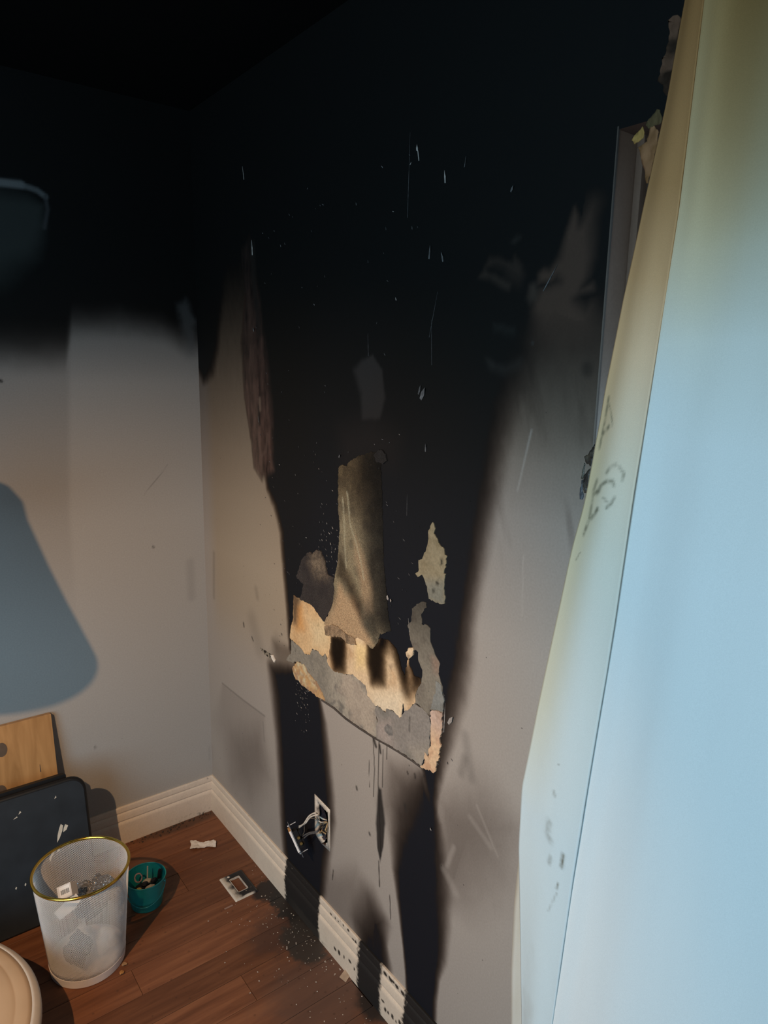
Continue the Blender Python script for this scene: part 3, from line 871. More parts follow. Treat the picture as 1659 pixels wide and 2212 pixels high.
from_bm('pane', bm, m, win)

# ------------------------------------------------------------------ peeled layers on the burnt wall (parts of wall_right)
def slab(name, outline, th, colfn, mat, label=None, jag=0.0024, step=0.005, curl=None, base=0.0, seed=1, rough_h=0.0003):
    pts, tris, loop = piece2d(outline, step, jag, seed)
    h = th + rough_h * fbm(pts[:, 0] * 90, pts[:, 1] * 90, seed)
    if curl is not None:
        h = h + curl(pts)
    n = len(pts)
    V = [(-hh, -s, z) for (s, z), hh in zip(pts, h)] + [(-base + 0.0002, -pts[i][0], pts[i][1]) for i in loop]
    F = [tuple(f) for f in tris]
    m = len(loop)
    for k in range(m):
        a, b_ = loop[k], loop[(k + 1) % m]
        F.append((a, b_, n + (k + 1) % m, n + k))
    me = bpy.data.meshes.new(name)
    me.from_pydata(V, [], F)
    me.validate()
    bm = bmesh.new()
    bm.from_mesh(me)
    bmesh.ops.recalc_face_normals(bm, faces=bm.faces)
    bm.to_mesh(me)
    bm.free()
    c = colfn(pts)
    c = np.vstack([c, c[loop] * 0.8]) if m else c
    if len(me.vertices) == len(c):
        paint(me, np.clip(c, 0.002, 0.9))
    me.materials.append(mat)
    o = link(name, me, wall_r)
    if label:
        o['label'] = label
    return o
def mott(pts, cols, sc=40, seed=5, sharp=0.25):
    """patchy mix of two or three tones"""
    n = fbm(pts[:, 0] * sc, pts[:, 1] * sc, seed, 5)
    c = np.tile(np.asarray(cols[0], float), (len(pts), 1))
    for k, col in enumerate(cols[1:]):
        nn = fbm(pts[:, 0] * sc * (1 + .4 * k), pts[:, 1] * sc * (1 + .4 * k), seed + 13 * (k + 1), 5)
        c = mixc(c, col, sstep(-sharp, sharp, nn - 0.08))
    return c * (1 + 0.10 * n)[:, None]

# grey plaster strip across the left and middle
def c_plaster(p):
    c = mott(p, (dpl(136, 122, 106), dpl(104, 94, 84)), 46, 5, 0.14)
    left = 1 - sstep(0.0, 0.05, p[:, 0] - 0.79)
    c = mixc(c, dpl(112, 101, 88), 0.75 * left)
    tan = poly_mask(p, [(0.8853,0.8798,0.0108),(0.9573,0.8905,0.0108),(0.9895,0.8617,0.0108),(1.0207,0.8493,0.0108),(1.0276,0.7949,0.0180),(1.0174,0.7613,0.0144),(0.9238,0.7639,0.0180),(0.8607,0.8250,0.0144)], fbm(p[:, 0] * 60, p[:, 1] * 60, 8), 0.02)
    return mixc(c, dpl(150, 130, 112), 0.75 * tan)
slab('plaster_patch', [(0.6079,0.8821),(0.6535,0.8790),(0.6867,0.8661),(0.7121,0.8730),(0.7228,0.8926),(0.7543,0.8995),(0.7782,0.8903),(0.7917,0.9047),(0.8031,0.8876),(0.8150,0.8765),(0.8346,0.8703),(0.8853,0.8798),(0.9217,0.8935),(0.9573,0.8905),(0.9805,0.8833),(0.9895,0.8617),(1.0218,0.8480),(1.0224,0.8250),(1.0342,0.7978),(1.0296,0.7651),(1.0173,0.7642),(0.9539,0.7614),(0.8930,0.7612),(0.8353,0.7675),(0.7886,0.7639),(0.7749,0.7711),(0.7542,0.7907),(0.7260,0.8039),(0.6899,0.8105),(0.6605,0.8324),(0.6067,0.8122),(0.5790,0.8094),(0.5913,0.8285),(0.6071,0.8383)],
     0.0012, c_plaster, M_PLASTER, 'mottled grey plaster strip', seed=2)
# tan paper, upper left
def c_tan(p):
    c = mott(p, (dpp(188, 150, 108), dpp(178, 138, 96)), 22, 6)
    o = poly_mask(p, [(0.6438,0.9969,0.0144),(0.6735,1.0133,0.0144),(0.6764,0.9389,0.0252),(0.6429,0.9283,0.0252)], None)
    c = mixc(c, dsp(165, 105, 52), 0.8 * o)
    d = poly_mask(p, [(0.6180,1.0296,0.0108),(0.6700,1.0280,0.0144),(0.6550,0.9961,0.0216),(0.6431,0.9404,0.0216),(0.6226,0.9340,0.0108)], None)
    c = mixc(c, (0.05, 0.03, 0.02), 0.85 * d)
    c = mixc(c, dpp(205, 168, 130), 0.7 * poly_mask(p, [(0.7197,0.9761,0.0360),(0.7948,0.9991,0.0360),(0.8245,0.9332,0.0360),(0.7264,0.8998,0.0360)], None))
    return c * (1 - 0.35 * stroke_mask(p, [(0.7441,0.9673),(0.7948,0.9908)], .0012)[:, None])
slab('paper_layer', [(0.6255,1.0236),(0.6685,1.0217),(0.6880,1.0225),(0.7270,1.0228),(0.7882,0.9933),(0.7949,0.9670),(0.8211,0.9653),(0.8244,0.9483),(0.8136,0.9104),(0.8031,0.8953),(0.7930,0.9048),(0.7782,0.8911),(0.7543,0.9003),(0.7229,0.8938),(0.7142,0.8745),(0.6867,0.8661),(0.6535,0.8790),(0.6156,0.8847),(0.6033,0.8868),(0.6085,0.9215),(0.6204,0.9456)],
     0.0018, c_tan, M_PLASTER, 'tan drywall paper with orange scorch', seed=3)
# orange fringe, lower left
def c_fringe(p):
    return mott(p, (dpp(186, 138, 84), dpp(206, 165, 118), dpp(160, 118, 80)), 60, 9) * np.array((0.80, 0.86, 1.05))
slab('paper_layer', [(0.6158,0.7975),(0.6416,0.8277),(0.6864,0.8316),(0.7030,0.8174),(0.7402,0.8093),(0.7646,0.7968),(0.7852,0.7772),(0.7927,0.7680),(0.7818,0.7651),(0.7646,0.7653),(0.7471,0.7630),(0.7294,0.7648),(0.7114,0.7637),(0.6968,0.7633),(0.6821,0.7649),(0.6672,0.7648),(0.6522,0.7715),(0.6370,0.7715),(0.6232,0.7793)],
     0.0024, c_fringe, M_PLASTER, 'orange ragged paper fringe', jag=0.003, step=0.004, seed=4)
# pale middle with black scorch tongues
def c_mid(p):
    c = mott(p, (dpp(196, 160, 124), dpp(176, 140, 104)), 18, 10)
    c = mixc(c, dsp(200, 150, 90), 0.5 * poly_mask(p, [(0.9321,0.9843,0.0144),(0.9894,0.9894,0.0144),(0.9794,0.9330,0.0252),(0.9392,0.9182,0.0252)], None))
    st = fbm(p[:, 0] * 160, p[:, 1] * 14, 12)
    c *= (1 + 0.12 * st)[:, None]
    c = mixc(c, dpp(205, 172, 145), 0.7 * poly_mask(p, [(0.9977,0.8757,0.0360),(1.1281,0.9277,0.0360),(1.1209,0.8535,0.0180),(1.0099,0.8341,0.0180)], None))
    n = fbm(p[:, 0] * 40, p[:, 1] * 40, 14)
    for q, a in (([(0.8250,0.9654,0.0108),(0.8872,0.9802,0.0126),(0.8877,0.9327,0.0180),(0.8802,0.8891,0.0252),(0.8411,0.8784,0.0252),(0.8214,0.9170,0.0180)], .97),
                 ([(0.9882,0.9925,0.0144),(1.0270,1.0194,0.0144),(1.0480,1.0314,0.0180),(1.0517,0.9766,0.0216),(1.0491,0.9223,0.0252),(1.0082,0.9030,0.0216),(0.9903,0.9476,0.0216)], .97),
                 ([(1.0787,1.0433,0.0144),(1.1143,1.0320,0.0144),(1.1433,0.9800,0.0144),(1.1428,0.9302,0.0324),(1.1233,0.9492,0.0252),(1.0987,0.9935,0.0216)], .95),
                 ([(1.1520,1.0028,0.0144),(1.1940,1.0085,0.0144),(1.1913,0.9658,0.0252),(1.1660,0.9526,0.0324)], .9),
                 ([(1.0347,1.0322,0.0108),(1.0888,1.0466,0.0180),(1.0643,1.0116,0.0360),(1.0433,1.0112,0.0180)], .7)):
        k = poly_mask(p, q, n, 0.004) * a
        c = c * np.exp(-k[:, None] * np.array((4.3, 4.6, 4.9)))
    c = mixc(c, (0.06, 0.035, 0.03), 0.6 * poly_mask(p, [(1.0748,0.9747,0.0108),(1.0859,0.9805,0.0108),(1.0873,0.9709,0.0108),(1.0761,0.9657,0.0108)], None))
    return c
slab('paper_layer', [(0.8211,0.9660),(0.8593,0.9729),(0.8841,0.9774),(0.9203,0.9803),(0.9435,1.0016),(0.9779,0.9996),(1.0060,0.9916),(1.0271,1.0160),(1.0348,1.0281),(1.0636,1.0349),(1.0946,1.0253),(1.1104,1.0043),(1.1171,0.9835),(1.1315,0.9690),(1.1378,0.9944),(1.1420,1.0122),(1.1499,0.9955),(1.1648,0.9815),(1.1891,0.9842),(1.1915,0.9723),(1.1799,0.9581),(1.1723,0.9387),(1.1708,0.9177),(1.1445,0.8868),(1.1324,0.8816),(1.1295,0.9047),(1.1235,0.8643),(1.1157,0.8581),(1.0899,0.8636),(1.0675,0.8597),(1.0614,0.8481),(1.0425,0.8506),(1.0207,0.8486),(0.9884,0.8612),(0.9794,0.8828),(0.9561,0.8901),(0.9217,0.8935),(0.8853,0.8798),(0.8334,0.8699),(0.8137,0.8760),(0.8017,0.8879),(0.8122,0.9100)],
     0.0020, c_mid, M_PLASTER, 'pale paper with black scorch tongues', seed=5)
# grey sheet, lower right
def c_grey(p):
    c = mott(p, (dpl(118, 106, 96), dpl(108, 98, 88)), 16, 15)
    c = mixc(c, dpl(148, 128, 116), 0.7 * poly_mask(p, [(1.0328,0.8080,0.0180),(1.0829,0.8370,0.0180),(1.0869,0.7967,0.0360),(1.0931,0.7679,0.0360),(1.0338,0.7724,0.0180)], None))
    c = mixc(c, dsp(96, 84, 74), 0.9 * poly_mask(p, [(1.0626,0.8105,0.0054),(1.0781,0.8227,0.0054),(1.0888,0.8186,0.0054),(1.0893,0.8013,0.0054),(1.0790,0.7959,0.0054),(1.0629,0.8000,0.0054)], None))
    c = mixc(c, dpl(150, 132, 112), 0.6 * poly_mask(p, [(1.1678,0.7931,0.0360),(1.2253,0.8272,0.0360),(1.1976,0.7703,0.0180)], None))
    return c * (1 - 0.5 * stroke_mask(p, [(1.1569,0.8826),(1.1533,0.8508),(1.1583,0.8226)], .0012)[:, None])
slab('plaster_patch', [(1.0201,0.8276),(1.0220,0.8409),(1.0316,0.8531),(1.0436,0.8507),(1.0614,0.8481),(1.0675,0.8597),(1.0899,0.8636),(1.1157,0.8581),(1.1245,0.8640),(1.1325,0.8789),(1.1445,0.8868),(1.1699,0.9170),(1.2005,0.9144),(1.2224,0.9068),(1.2275,0.8854),(1.2253,0.8371),(1.2234,0.8181),(1.2113,0.7999),(1.1986,0.7708),(1.1927,0.7740),(1.1188,0.7724),(1.0285,0.7646),(1.0255,0.7904),(1.0337,0.8156)],
     0.0026, c_grey, M_PLASTER, 'smooth grey plaster sheet with brown oval spot', seed=6)
slab('plaster_patch', [(1.0599,0.8093),(1.0765,0.8230),(1.0903,0.8200),(1.0919,0.8018),(1.0791,0.7939),(1.0613,0.7986)], 0.0032, lambda p: mott(p, (dsp(98, 84, 72), dsp(84, 72, 62)), 90, 17), M_PLASTER, 'brown oval spot', seed=16, step=0.003)
# grey strip, right
def c_rstrip(p):
    z = p[:, 1]
    c = mott(p, (dpl(112, 100, 86), dpl(100, 88, 76)), 26, 18)
    za, zb = [(1.1831,1.1493),(1.1883,1.0319)][0][1], [(1.1831,1.1493),(1.2058,1.0002)][1][1]
    k = sstep(zb, za, z)
    c = c * (1 - 0.62 * k)[:, None]
    return mixc(c, dsp(116, 84, 64), 0.6 * poly_mask(p, [(1.2214,1.0499,0.0108),(1.2478,1.0469,0.0108),(1.2474,1.0127,0.0108),(1.2319,1.0162,0.0180)], None))
slab('plaster_patch', [(1.1512,1.1369),(1.1670,1.1509),(1.1825,1.1615),(1.1982,1.1644),(1.1986,1.1539),(1.1842,1.1342),(1.1853,1.1096),(1.2005,1.1144),(1.2141,1.1094),(1.2177,1.0797),(1.2344,1.0545),(1.2469,1.0404),(1.2461,1.0122),(1.2574,0.9948),(1.2611,0.9744),(1.2678,0.9615),(1.2645,0.9344),(1.2231,0.9220),(1.2224,0.9068),(1.2005,0.9144),(1.1703,0.9175),(1.1718,0.9385),(1.1799,0.9581),(1.1915,0.9723),(1.1923,1.0047),(1.1771,1.0247),(1.1763,1.0430),(1.1621,1.0445),(1.1524,1.0515),(1.1414,1.0864),(1.1363,1.0944),(1.1501,1.1082)],
     0.0016, c_rstrip, M_PLASTER, 'dark grey plaster strip', seed=7)
slab('paper_layer', [(1.1366,1.0266),(1.1456,1.0414),(1.1597,1.0475),(1.1632,1.0417),(1.1582,1.0261),(1.1466,1.0165),(1.1383,1.0191)], 0.004, lambda p: mott(p, (dsp(170, 135, 100), dsp(130, 100, 72)), 90, 19), M_PLASTER, seed=8, step=0.003)
slab('plaster_patch', [(1.2372,0.9979),(1.2574,0.9948),(1.2611,0.9744),(1.2678,0.9615),(1.2644,0.9366),(1.2252,0.9254),(1.2307,0.9495),(1.2405,0.9756)], 0.0028, lambda p: mott(p, (dpl(112, 106, 98), dpl(102, 96, 88)), 30, 20), M_PLASTER, seed=9)
# tan vertical piece, lower right
def c_rtan(p):
    z = p[:, 1]
    za, zb = [(1.2455,0.9206),(1.2455,0.9206)][0][1], [(1.2363,0.8357),(1.2363,0.8357)][0][1]
    k = sstep(za, zb, z)[:, None]
    return mott(p, (dsp(150, 116, 94), dsp(140, 106, 84)), 40, 21) * (1 - k) + mott(p, (dpp(196, 152, 108), dpp(178, 134, 94)), 40, 22) * k * np.array((0.95, 1.0, 1.2))
slab('paper_layer', [(1.2258,0.9218),(1.2645,0.9335),(1.2633,0.9156),(1.2668,0.8981),(1.2582,0.8622),(1.2646,0.8556),(1.2554,0.8286),(1.2601,0.8237),(1.2512,0.8069),(1.2486,0.7859),(1.2392,0.7765),(1.2299,0.7798),(1.2172,0.7734),(1.1967,0.7705),(1.2110,0.7864),(1.2098,0.8132),(1.2277,0.8046),(1.2234,0.8181),(1.2298,0.8392),(1.2278,0.8807)],
     0.0032, c_rtan, M_PLASTER, 'tan torn paper strip', jag=0.0028, seed=10, step=0.004)
# isolated flake, upper right
def c_flake(p):
    c = mott(p, (dpl(122, 106, 82), dpl(112, 96, 72)), 30, 23)
    c = mixc(c, dpl(104, 98, 86), 0.85 * poly_mask(p, [(1.1870,1.2117,0.0180),(1.2553,1.2292,0.0180),(1.2583,1.1741,0.0108),(1.2022,1.1732,0.0108)], None))
    for q in ([(1.2283,1.2208,0.0036),(1.2368,1.2215,0.0036),(1.2371,1.2157,0.0036),(1.2300,1.2123,0.0036)], [(1.2184,1.2018,0.0036),(1.2262,1.2024,0.0036),(1.2240,1.1943,0.0036),(1.2180,1.1927,0.0036)], [(1.2405,1.2723,0.0036),(1.2481,1.2725,0.0036),(1.2461,1.2619,0.0036),(1.2412,1.2593,0.0036)]):
        c = mixc(c, (0.02, 0.018, 0.015), poly_mask(p, q, None))
    return c
slab('plaster_patch', [(1.2114,1.3460),(1.2206,1.3332),(1.2151,1.3220),(1.2279,1.3130),(1.2305,1.3043),(1.2458,1.2995),(1.2525,1.2831),(1.2587,1.2833),(1.2563,1.2585),(1.2512,1.2442),(1.2587,1.2441),(1.2540,1.2230),(1.2585,1.1783),(1.2497,1.1758),(1.2328,1.1740),(1.2065,1.1756),(1.2011,1.1972),(1.1915,1.2128),(1.1829,1.2228),(1.1688,1.2158),(1.1603,1.2199),(1.1726,1.2323),(1.1694,1.2528),(1.1813,1.2586),(1.1927,1.2821),(1.2003,1.3073),(1.1974,1.3214)],
     0.0022, c_flake, M_PLASTER, 'olive grey flake by itself in the soot', seed=11)
# dark flap with a pale blistered top
def c_flap(p):
    c = mott(p, (np.array((0.045, 0.038, 0.036)), np.array((0.036, 0.030, 0.030))), 24, 25)
    k = poly_mask(p, [(0.7276,1.1707,0.0252),(0.7747,1.1849,0.0180),(0.8009,1.1490,0.0252),(0.8074,1.1251,0.0288),(0.7479,1.1138,0.0360),(0.7171,1.1402,0.0288)], fbm(p[:, 0] * 60, p[:, 1] * 60, 26), 0.01)
    return mixc(c, np.array((0.26, 0.20, 0.14)) , 0.8 * k * np.clip(0.75 + 0.8 * fbm(p[:, 0] * 150, p[:, 1] * 150, 24), 0, 1))
slab('paint_flap', [(0.6998,1.1619),(0.7173,1.1722),(0.7290,1.1673),(0.7481,1.1827),(0.7694,1.1855),(0.7878,1.1678),(0.7944,1.1474),(0.8074,1.1287),(0.8341,1.1311),(0.8363,1.0853),(0.8302,1.0616),(0.8207,1.0386),(0.7882,0.9941),(0.7270,1.0235),(0.6880,1.0225),(0.6685,1.0237),(0.6813,1.0701),(0.6539,1.0883),(0.6636,1.1082),(0.6748,1.1379)],
     0.0034, c_flap, M_BLISTER, 'charred flap with pale blistered top', seed=12, step=0.004, curl=lambda p: 0.006 * sstep(0.03, 0.0, p[:, 0] - p[:, 0].min()))
# tall blistered column
def col_right(p):
    n = fbm(p[:, 0] * 30, p[:, 1] * 12, 28)
    return poly_mask(p, [(0.9820,1.5200,0.0720),(1.1484,1.5334,0.0180),(1.1714,0.9941,0.0180),(1.0858,1.0203,0.0180),(1.0522,1.0670,0.0360),(1.0286,1.1293,0.0468),(1.0112,1.2276,0.0540),(0.9974,1.3369,0.0612),(0.9841,1.4339,0.0612)], n, 0.012)
def c_col(p):
    c = mott(p, (dsp(112, 93, 68), dsp(92, 76, 56)), 34, 27) * np.array((0.95, 0.92, 0.88))
    n = fbm(p[:, 0] * 30, p[:, 1] * 12, 28)
    mid = poly_mask(p, [(0.9268,1.4825,0.0360),(1.1342,1.5025,0.0180),(1.1543,1.0103,0.0180),(1.0647,1.0131,0.0180),(1.0348,1.0382,0.0288),(1.0040,1.0756,0.0324),(0.9848,1.1639,0.0324),(0.9622,1.2396,0.0324),(0.9291,1.3481,0.0324)], n, 0.012)
    c = c * np.exp(-mid[:, None] * np.array((0.95, 0.98, 0.95)))
    c = c * np.exp(-col_right(p)[:, None] * np.array((1.9, 1.8, 1.6)))
    za, zb = [(0.9109,1.2522),(0.9080,1.4415)][0][1], [(0.9109,1.2522),(0.9080,1.4415)][1][1]
    c = c * np.exp(-(sstep(za, zb, p[:, 1]) * 1.1)[:, None] * np.array((0.8, 0.95, 1.1)))
    fl = poly_mask(p, [(0.7841,0.9806,0.0108),(0.8333,1.0624,0.0252),(0.8610,1.1138,0.0180),(0.9133,1.0973,0.0216),(0.9499,1.0738,0.0180),(0.9664,1.0402,0.0180),(1.0173,0.9993,0.0108),(0.9151,0.9807,0.0144)], n, 0.012)
    c = mixc(c, np.array((0.50, 0.34, 0.20)), 0.9 * fl)
    f2 = poly_mask(p, [(0.9307,1.2562,0.0180),(0.9626,1.2166,0.0180),(0.9910,1.1422,0.0180),(1.0037,1.0873,0.0144),(0.9697,1.0653,0.0180),(0.9525,1.1438,0.0180),(0.9278,1.1969,0.0180)], n, 0.01)
    c = mixc(c, np.array((0.40, 0.28, 0.17)), 0.75 * f2)
    dk = poly_mask(p, [(0.8623,1.1939,0.0144),(0.8960,1.1654,0.0180),(0.9289,1.1353,0.0180),(0.9612,1.0987,0.0180),(0.9541,1.0606,0.0180),(0.9216,1.0874,0.0180),(0.8882,1.1246,0.0180),(0.8543,1.1430,0.0144)], n, 0.008)
    c = c * np.exp(-dk[:, None] * np.array((0.95, 1.05, 1.1)))
    d2 = poly_mask(p, [(0.9438,1.0817,0.0144),(0.9919,1.1073,0.0252),(1.0338,1.0730,0.0252),(1.0224,1.0165,0.0144),(0.9862,1.0224,0.0144),(0.9584,1.0438,0.0144)], n, 0.01)
    c = c * np.exp(-d2[:, None] * np.array((0.75, 0.72, 0.65)))
    for q_ in ([(0.8732,1.3450),(0.8821,1.2819),(0.8849,1.2230),(0.8918,1.1705)], [(0.8932,1.3632),(0.9064,1.2864),(0.9350,1.2396),(0.9553,1.1975),(0.9677,1.1595)]):
        c = mixc(c, dsp(142, 122, 92), 0.6 * stroke_mask(p, q_, .0028))
    return c
slab('blistered_paint', [(0.8539,1.4173),(0.8669,1.4262),(0.8903,1.4267),(0.9073,1.4434),(0.9406,1.4568),(0.9887,1.4715),(1.0222,1.4719),(1.0330,1.3648),(1.0374,1.3024),(1.0423,1.2233),(1.0544,1.1613),(1.0611,1.1139),(1.0757,1.0589),(1.0345,1.0389),(1.0287,1.0165),(1.0060,0.9909),(0.9779,0.9989),(0.9435,1.0016),(0.9203,0.9811),(0.8841,0.9781),(0.8593,0.9737),(0.8276,0.9681),(0.7949,0.9670),(0.7921,0.9964),(0.8207,1.0386),(0.8313,1.0766),(0.8342,1.1138),(0.8513,1.1682),(0.8582,1.2227),(0.8602,1.2683),(0.8535,1.3360)],
     0.0030, c_col, M_BLISTER, 'tall tan column of blistered paint', seed=13, step=0.004, rough_h=0.0012, curl=lambda p: -0.0022 * col_right(p))
slab('paper_layer', [(0.7933,0.9835),(0.8293,0.9987),(0.8621,1.0013),(0.8941,0.9951),(0.9313,0.9948),(0.9397,0.9802),(0.9049,0.9710),(0.8731,0.9794),(0.8295,0.9665),(0.7979,0.9614)], 0.0050, lambda p: mott(p, (np.array((0.36, 0.25, 0.155)), np.array((0.20, 0.14, 0.09))), 70, 29), M_BLISTER, seed=14, step=0.003)
slab('paint_flap', [(1.0015,1.4630),(1.0119,1.4748),(1.0293,1.4798),(1.0468,1.4732),(1.0507,1.4579),(1.0371,1.4510),(1.0107,1.4501)], 0.004, lambda p: mott(p, (np.array((0.022, 0.019, 0.018)),), 40, 30), M_BLISTER, seed=15, step=0.004)
# gouge left of the burn, and the caulk line along the lower edge
slab('paper_layer', [(0.4818,0.7923),(0.4964,0.7961),(0.5130,0.7858),(0.5068,0.7762),(0.4917,0.7804)], 0.0030, lambda p: mott(p, (np.array((0.75, 0.68, 0.6)),), 40, 32), M_PLASTER, seed=17, step=0.002)
slab('plaster_patch', [(0.4114,0.7915),(0.4240,0.7931),(0.4576,0.7926),(0.4853,0.7935),(0.5068,0.7762),(0.4745,0.7787),(0.4396,0.7797),(0.4174,0.7846)], 0.0008, lambda p: mott(p, (np.array((0.03, 0.024, 0.02)), np.array((0.3, 0.26, 0.2))), 160, 33, 0.1), M_PLASTER, 'dark gouge', seed=18, step=0.002)
line = [(0.7749,0.7623),(0.8354,0.7636),(0.8930,0.7573),(0.9540,0.7577),(1.0174,0.7606),(1.0666,0.7654),(1.1189,0.7689),(1.1639,0.7706),(1.1957,0.7700)]
bm = bmesh.new()
tube(bm, [(-0.0012, -s, z) for s, z in line], 0.0030, 6)
from_bm('caulk_line', bm, None, wall_r, colors=lambda V: np.tile(np.array((0.07, 0.06, 0.054)), (len(V), 1)) * (1 + 0.4 * fbm(V[:, 1] * 80, V[:, 2] * 80, 35))[:, None]).data.materials.append(M_PLASTER)

# loose paint slivers standing off the soot: the larger ones singly, the dust of them as one part
def sliver(bm, s, z, L, w, ang, lift):
    d = Vector((0, -math.sin(ang), math.cos(ang)))
    e = Vector((0, -math.cos(ang), -math.sin(ang)))
    p = Vector((-0.001, -s, z))
    o = Vector((-lift, 0, 0))
    a = [p - d * L / 2 - e * w * .3, p - d * L / 2 + e * w * .3, p + e * w / 2 + o * .5, p + d * L / 2 + o, p - e * w / 2 + o * .3]
    top = [bm.verts.new(v) for v in a]
    bot = [bm.verts.new(v + Vector((0.0006, 0, 0))) for v in a]
    bm.faces.new(top)
    bm.faces.new(bot[::-1])
    for k in range(5):
        bm.faces.new((top[k], bot[k], bot[(k + 1) % 5], top[(k + 1) % 5]))
M_SLIVER = plain('paint_sliver', (0.34, 0.31, 0.29), rough=0.7, var=0.35, scale=120)
M_SLIVERD = plain('paint_sliver_sooty', (0.09, 0.088, 0.09), rough=0.7, var=0.5, scale=120)
BIG = [([(0.3656,2.1899)], .034, .003, .02), ([(1.1321,2.0822)], .030, .003, -.1), ([(1.1289,2.0914)], .010, .007, .4), ([(1.2145,2.0224)], .022, .004, .05), ([(0.4106,1.9867)], .040, .006, .12), ([(0.4097,1.7634)], .012, .010, .5),
       ([(1.1763,1.8897)], .026, .005, .25), ([(1.2141,1.8770)], .018, .005, -.1), ([(1.1676,1.6118)], .030, .012, .6), ([(1.1568,1.6191)], .022, .006, .5), ([(0.4314,1.5094)], .020, .004, .1), ([(1.1031,2.0449)], .16, .0008, .02),
       ([(1.3899,1.9704)], .012, .005, .8), ([(1.1816,1.5003)], .018, .005, .2), ([(0.8577,1.4472)], .014, .006, 1.0), ([(1.1920,1.7688)], .09, .0007, .25), ([(1.1890,1.7146)], .09, .0007, -.05), ([(0.9703,1.7130)], .05, .0008, -.05),
       ([(1.0625,1.1387)], .014, .010, .4), ([(1.0750,1.1343)], .010, .008, 1.2), ([(1.2902,0.9268)], .030, .010, .6), ([(1.2395,0.6348)], .010, .006, .3), ([(1.1237,1.3689)], .05, .001, .0),
       ([(1.2698,0.9233)], .07, .002, .03), ([(1.1427,1.0953)], .035, .002, .0), ([(1.2695,2.0376)], .018, .002, .4), ([(1.4861,1.8152)], .05, .002, .6)]
for k, (p, L, w, a) in enumerate(BIG):
    bm = bmesh.new()
    sliver(bm, p[0][0], p[0][1], L, w, a, 0.004 if L < .05 else 0.0008)
    from_bm('paint_sliver', bm, M_SLIVER if p[0][1] < 1.35 or k < 5 else M_SLIVERD, wall_r)
bm = bmesh.new()
bm2 = bmesh.new()
for k in range(190):
    s, z = random.uniform(0.42, 1.15), random.uniform(0.75, 2.1)
    if z < 1.0:
        s = random.uniform(0.5, 0.75) if k % 2 else random.uniform(1.15, 1.3)
    if z > 1.5 and random.random() < 0.45:
        continue
    sliver(bm if random.random() < .12 else bm2, s, z, random.uniform(.002, .007), random.uniform(.0010, .0026), random.uniform(-1.2, 1.2), 0.0015)
for k in range(70):
    sliver(bm if k % 3 else bm2, random.uniform(.63, .72), random.gauss(.74, .05) - .0, random.uniform(.002, .007), random.uniform(.0015, .003), random.uniform(-1, 1), 0.002)
for k in range(60):
    sliver(bm if k % 3 else bm2, random.uniform(.76, .87), random.gauss(1.20, .06), random.uniform(.002, .007), random.uniform(.0012, .003), random.uniform(-.7, .7), 0.002)
tag(from_bm('paint_dust', bm, M_SLIVER, wall_r), kind='stuff')
tag(from_bm('sooty_paint_dust', bm2, M_SLIVERD, wall_r), kind='stuff')

# ------------------------------------------------------------------ outlet opening: wall box (part of the wall) and pulled-out receptacle
ring_o = [(.7355, .452), (.8165, .446), (.8175, .314), (.772, .313), (.744, .322), (.7365, .334)]
ring_i = [(.750, .436), (.775, .434), (.806, .432), (.806, .336), (.780, .330), (.752, .338)]
def ring(name, outer, inner, th, colfn, mat):
    n = len(outer)
    sub = 8
    rows = []
    for k in range(n * sub):
        i, t = k // sub, (k % sub) / sub
        o = np.array(outer[i]) * (1 - t) + np.array(outer[(i + 1) % n]) * t
        q = np.array(inner[i]) * (1 - t) + np.array(inner[(i + 1) % n]) * t
        j = (vnoise(np.array([k * 1.7]), np.array([3.0]), 4)[0] - .5) * 0.006
        q = q + (q - o) * j / (np.hypot(*(q - o)) + 1e-6)
        rows.append((o, o * .5 + q * .5, q))
    V, F = [], []
    for o, m_, q in rows:
        for p, h in ((o, 0), (o, th), (m_, th), (q, th), (q, -0.006)):
            V.append((-h, -p[0], p[1]))
    N = len(rows)
    for k in range(N):
        for c in range(4):
            a, b_ = k * 5 + c, ((k + 1) % N) * 5 + c
            F.append((a, b_, b_ + 1, a + 1))
    V = np.array(V)
    me = mesh_np(name, V, F, mat, colfn(np.stack([-V[:, 1], V[:, 2]], 1)))
    return link(name, me, wall_r)
def c_ring(p):
    c = mott(p, (dsp(168, 142, 118), dsp(150, 126, 104)), 60, 41)
    k = sstep(0.1, 0.5, fbm(p[:, 0] * 260, p[:, 1] * 120, 42))
    inner = poly_mask(p, [(.745, .444, .004), (.812, .436, .004), (.812, .330, .004), (.746, .330, .004)], None)
    return mixc(c, (0.03, 0.028, 0.035), 0.8 * k * inner)
o = ring('unpainted_patch', ring_o, ring_i, 0.0012, c_ring, M_PLASTER)
o['label'] = 'unpainted rim where the cover plate sat'
bm = bmesh.new()
x0, x1 = 0.0, 0.05
ys = (-OUT_S0, -OUT_S1)
vs = [[bm.verts.new((x, y, z)) for (y, z) in ((ys[0], OUT_Z0), (ys[1], OUT_Z0), (ys[1], OUT_Z1), (ys[0], OUT_Z1))] for x in (x0, x1)]
for k in range(4):
    bm.faces.new((vs[0][k], vs[0][(k + 1) % 4], vs[1][(k + 1) % 4], vs[1][k]))
bm.faces.new(vs[1])
bmesh.ops.subdivide_edges(bm, edges=bm.edges[:], cuts=3)
M_BOX = plain('wall_box', (0.055, 0.055, 0.085), rough=0.5, var=0.5, scale=90, bump=0.4)
from_bm('outlet_box', bm, M_BOX, wall_r)
M_COPPER = plain('brass', (0.62, 0.36, 0.12), rough=0.35, metal=1.0)
M_STEEL = plain('steel', (0.5, 0.5, 0.52), rough=0.4, metal=1.0)
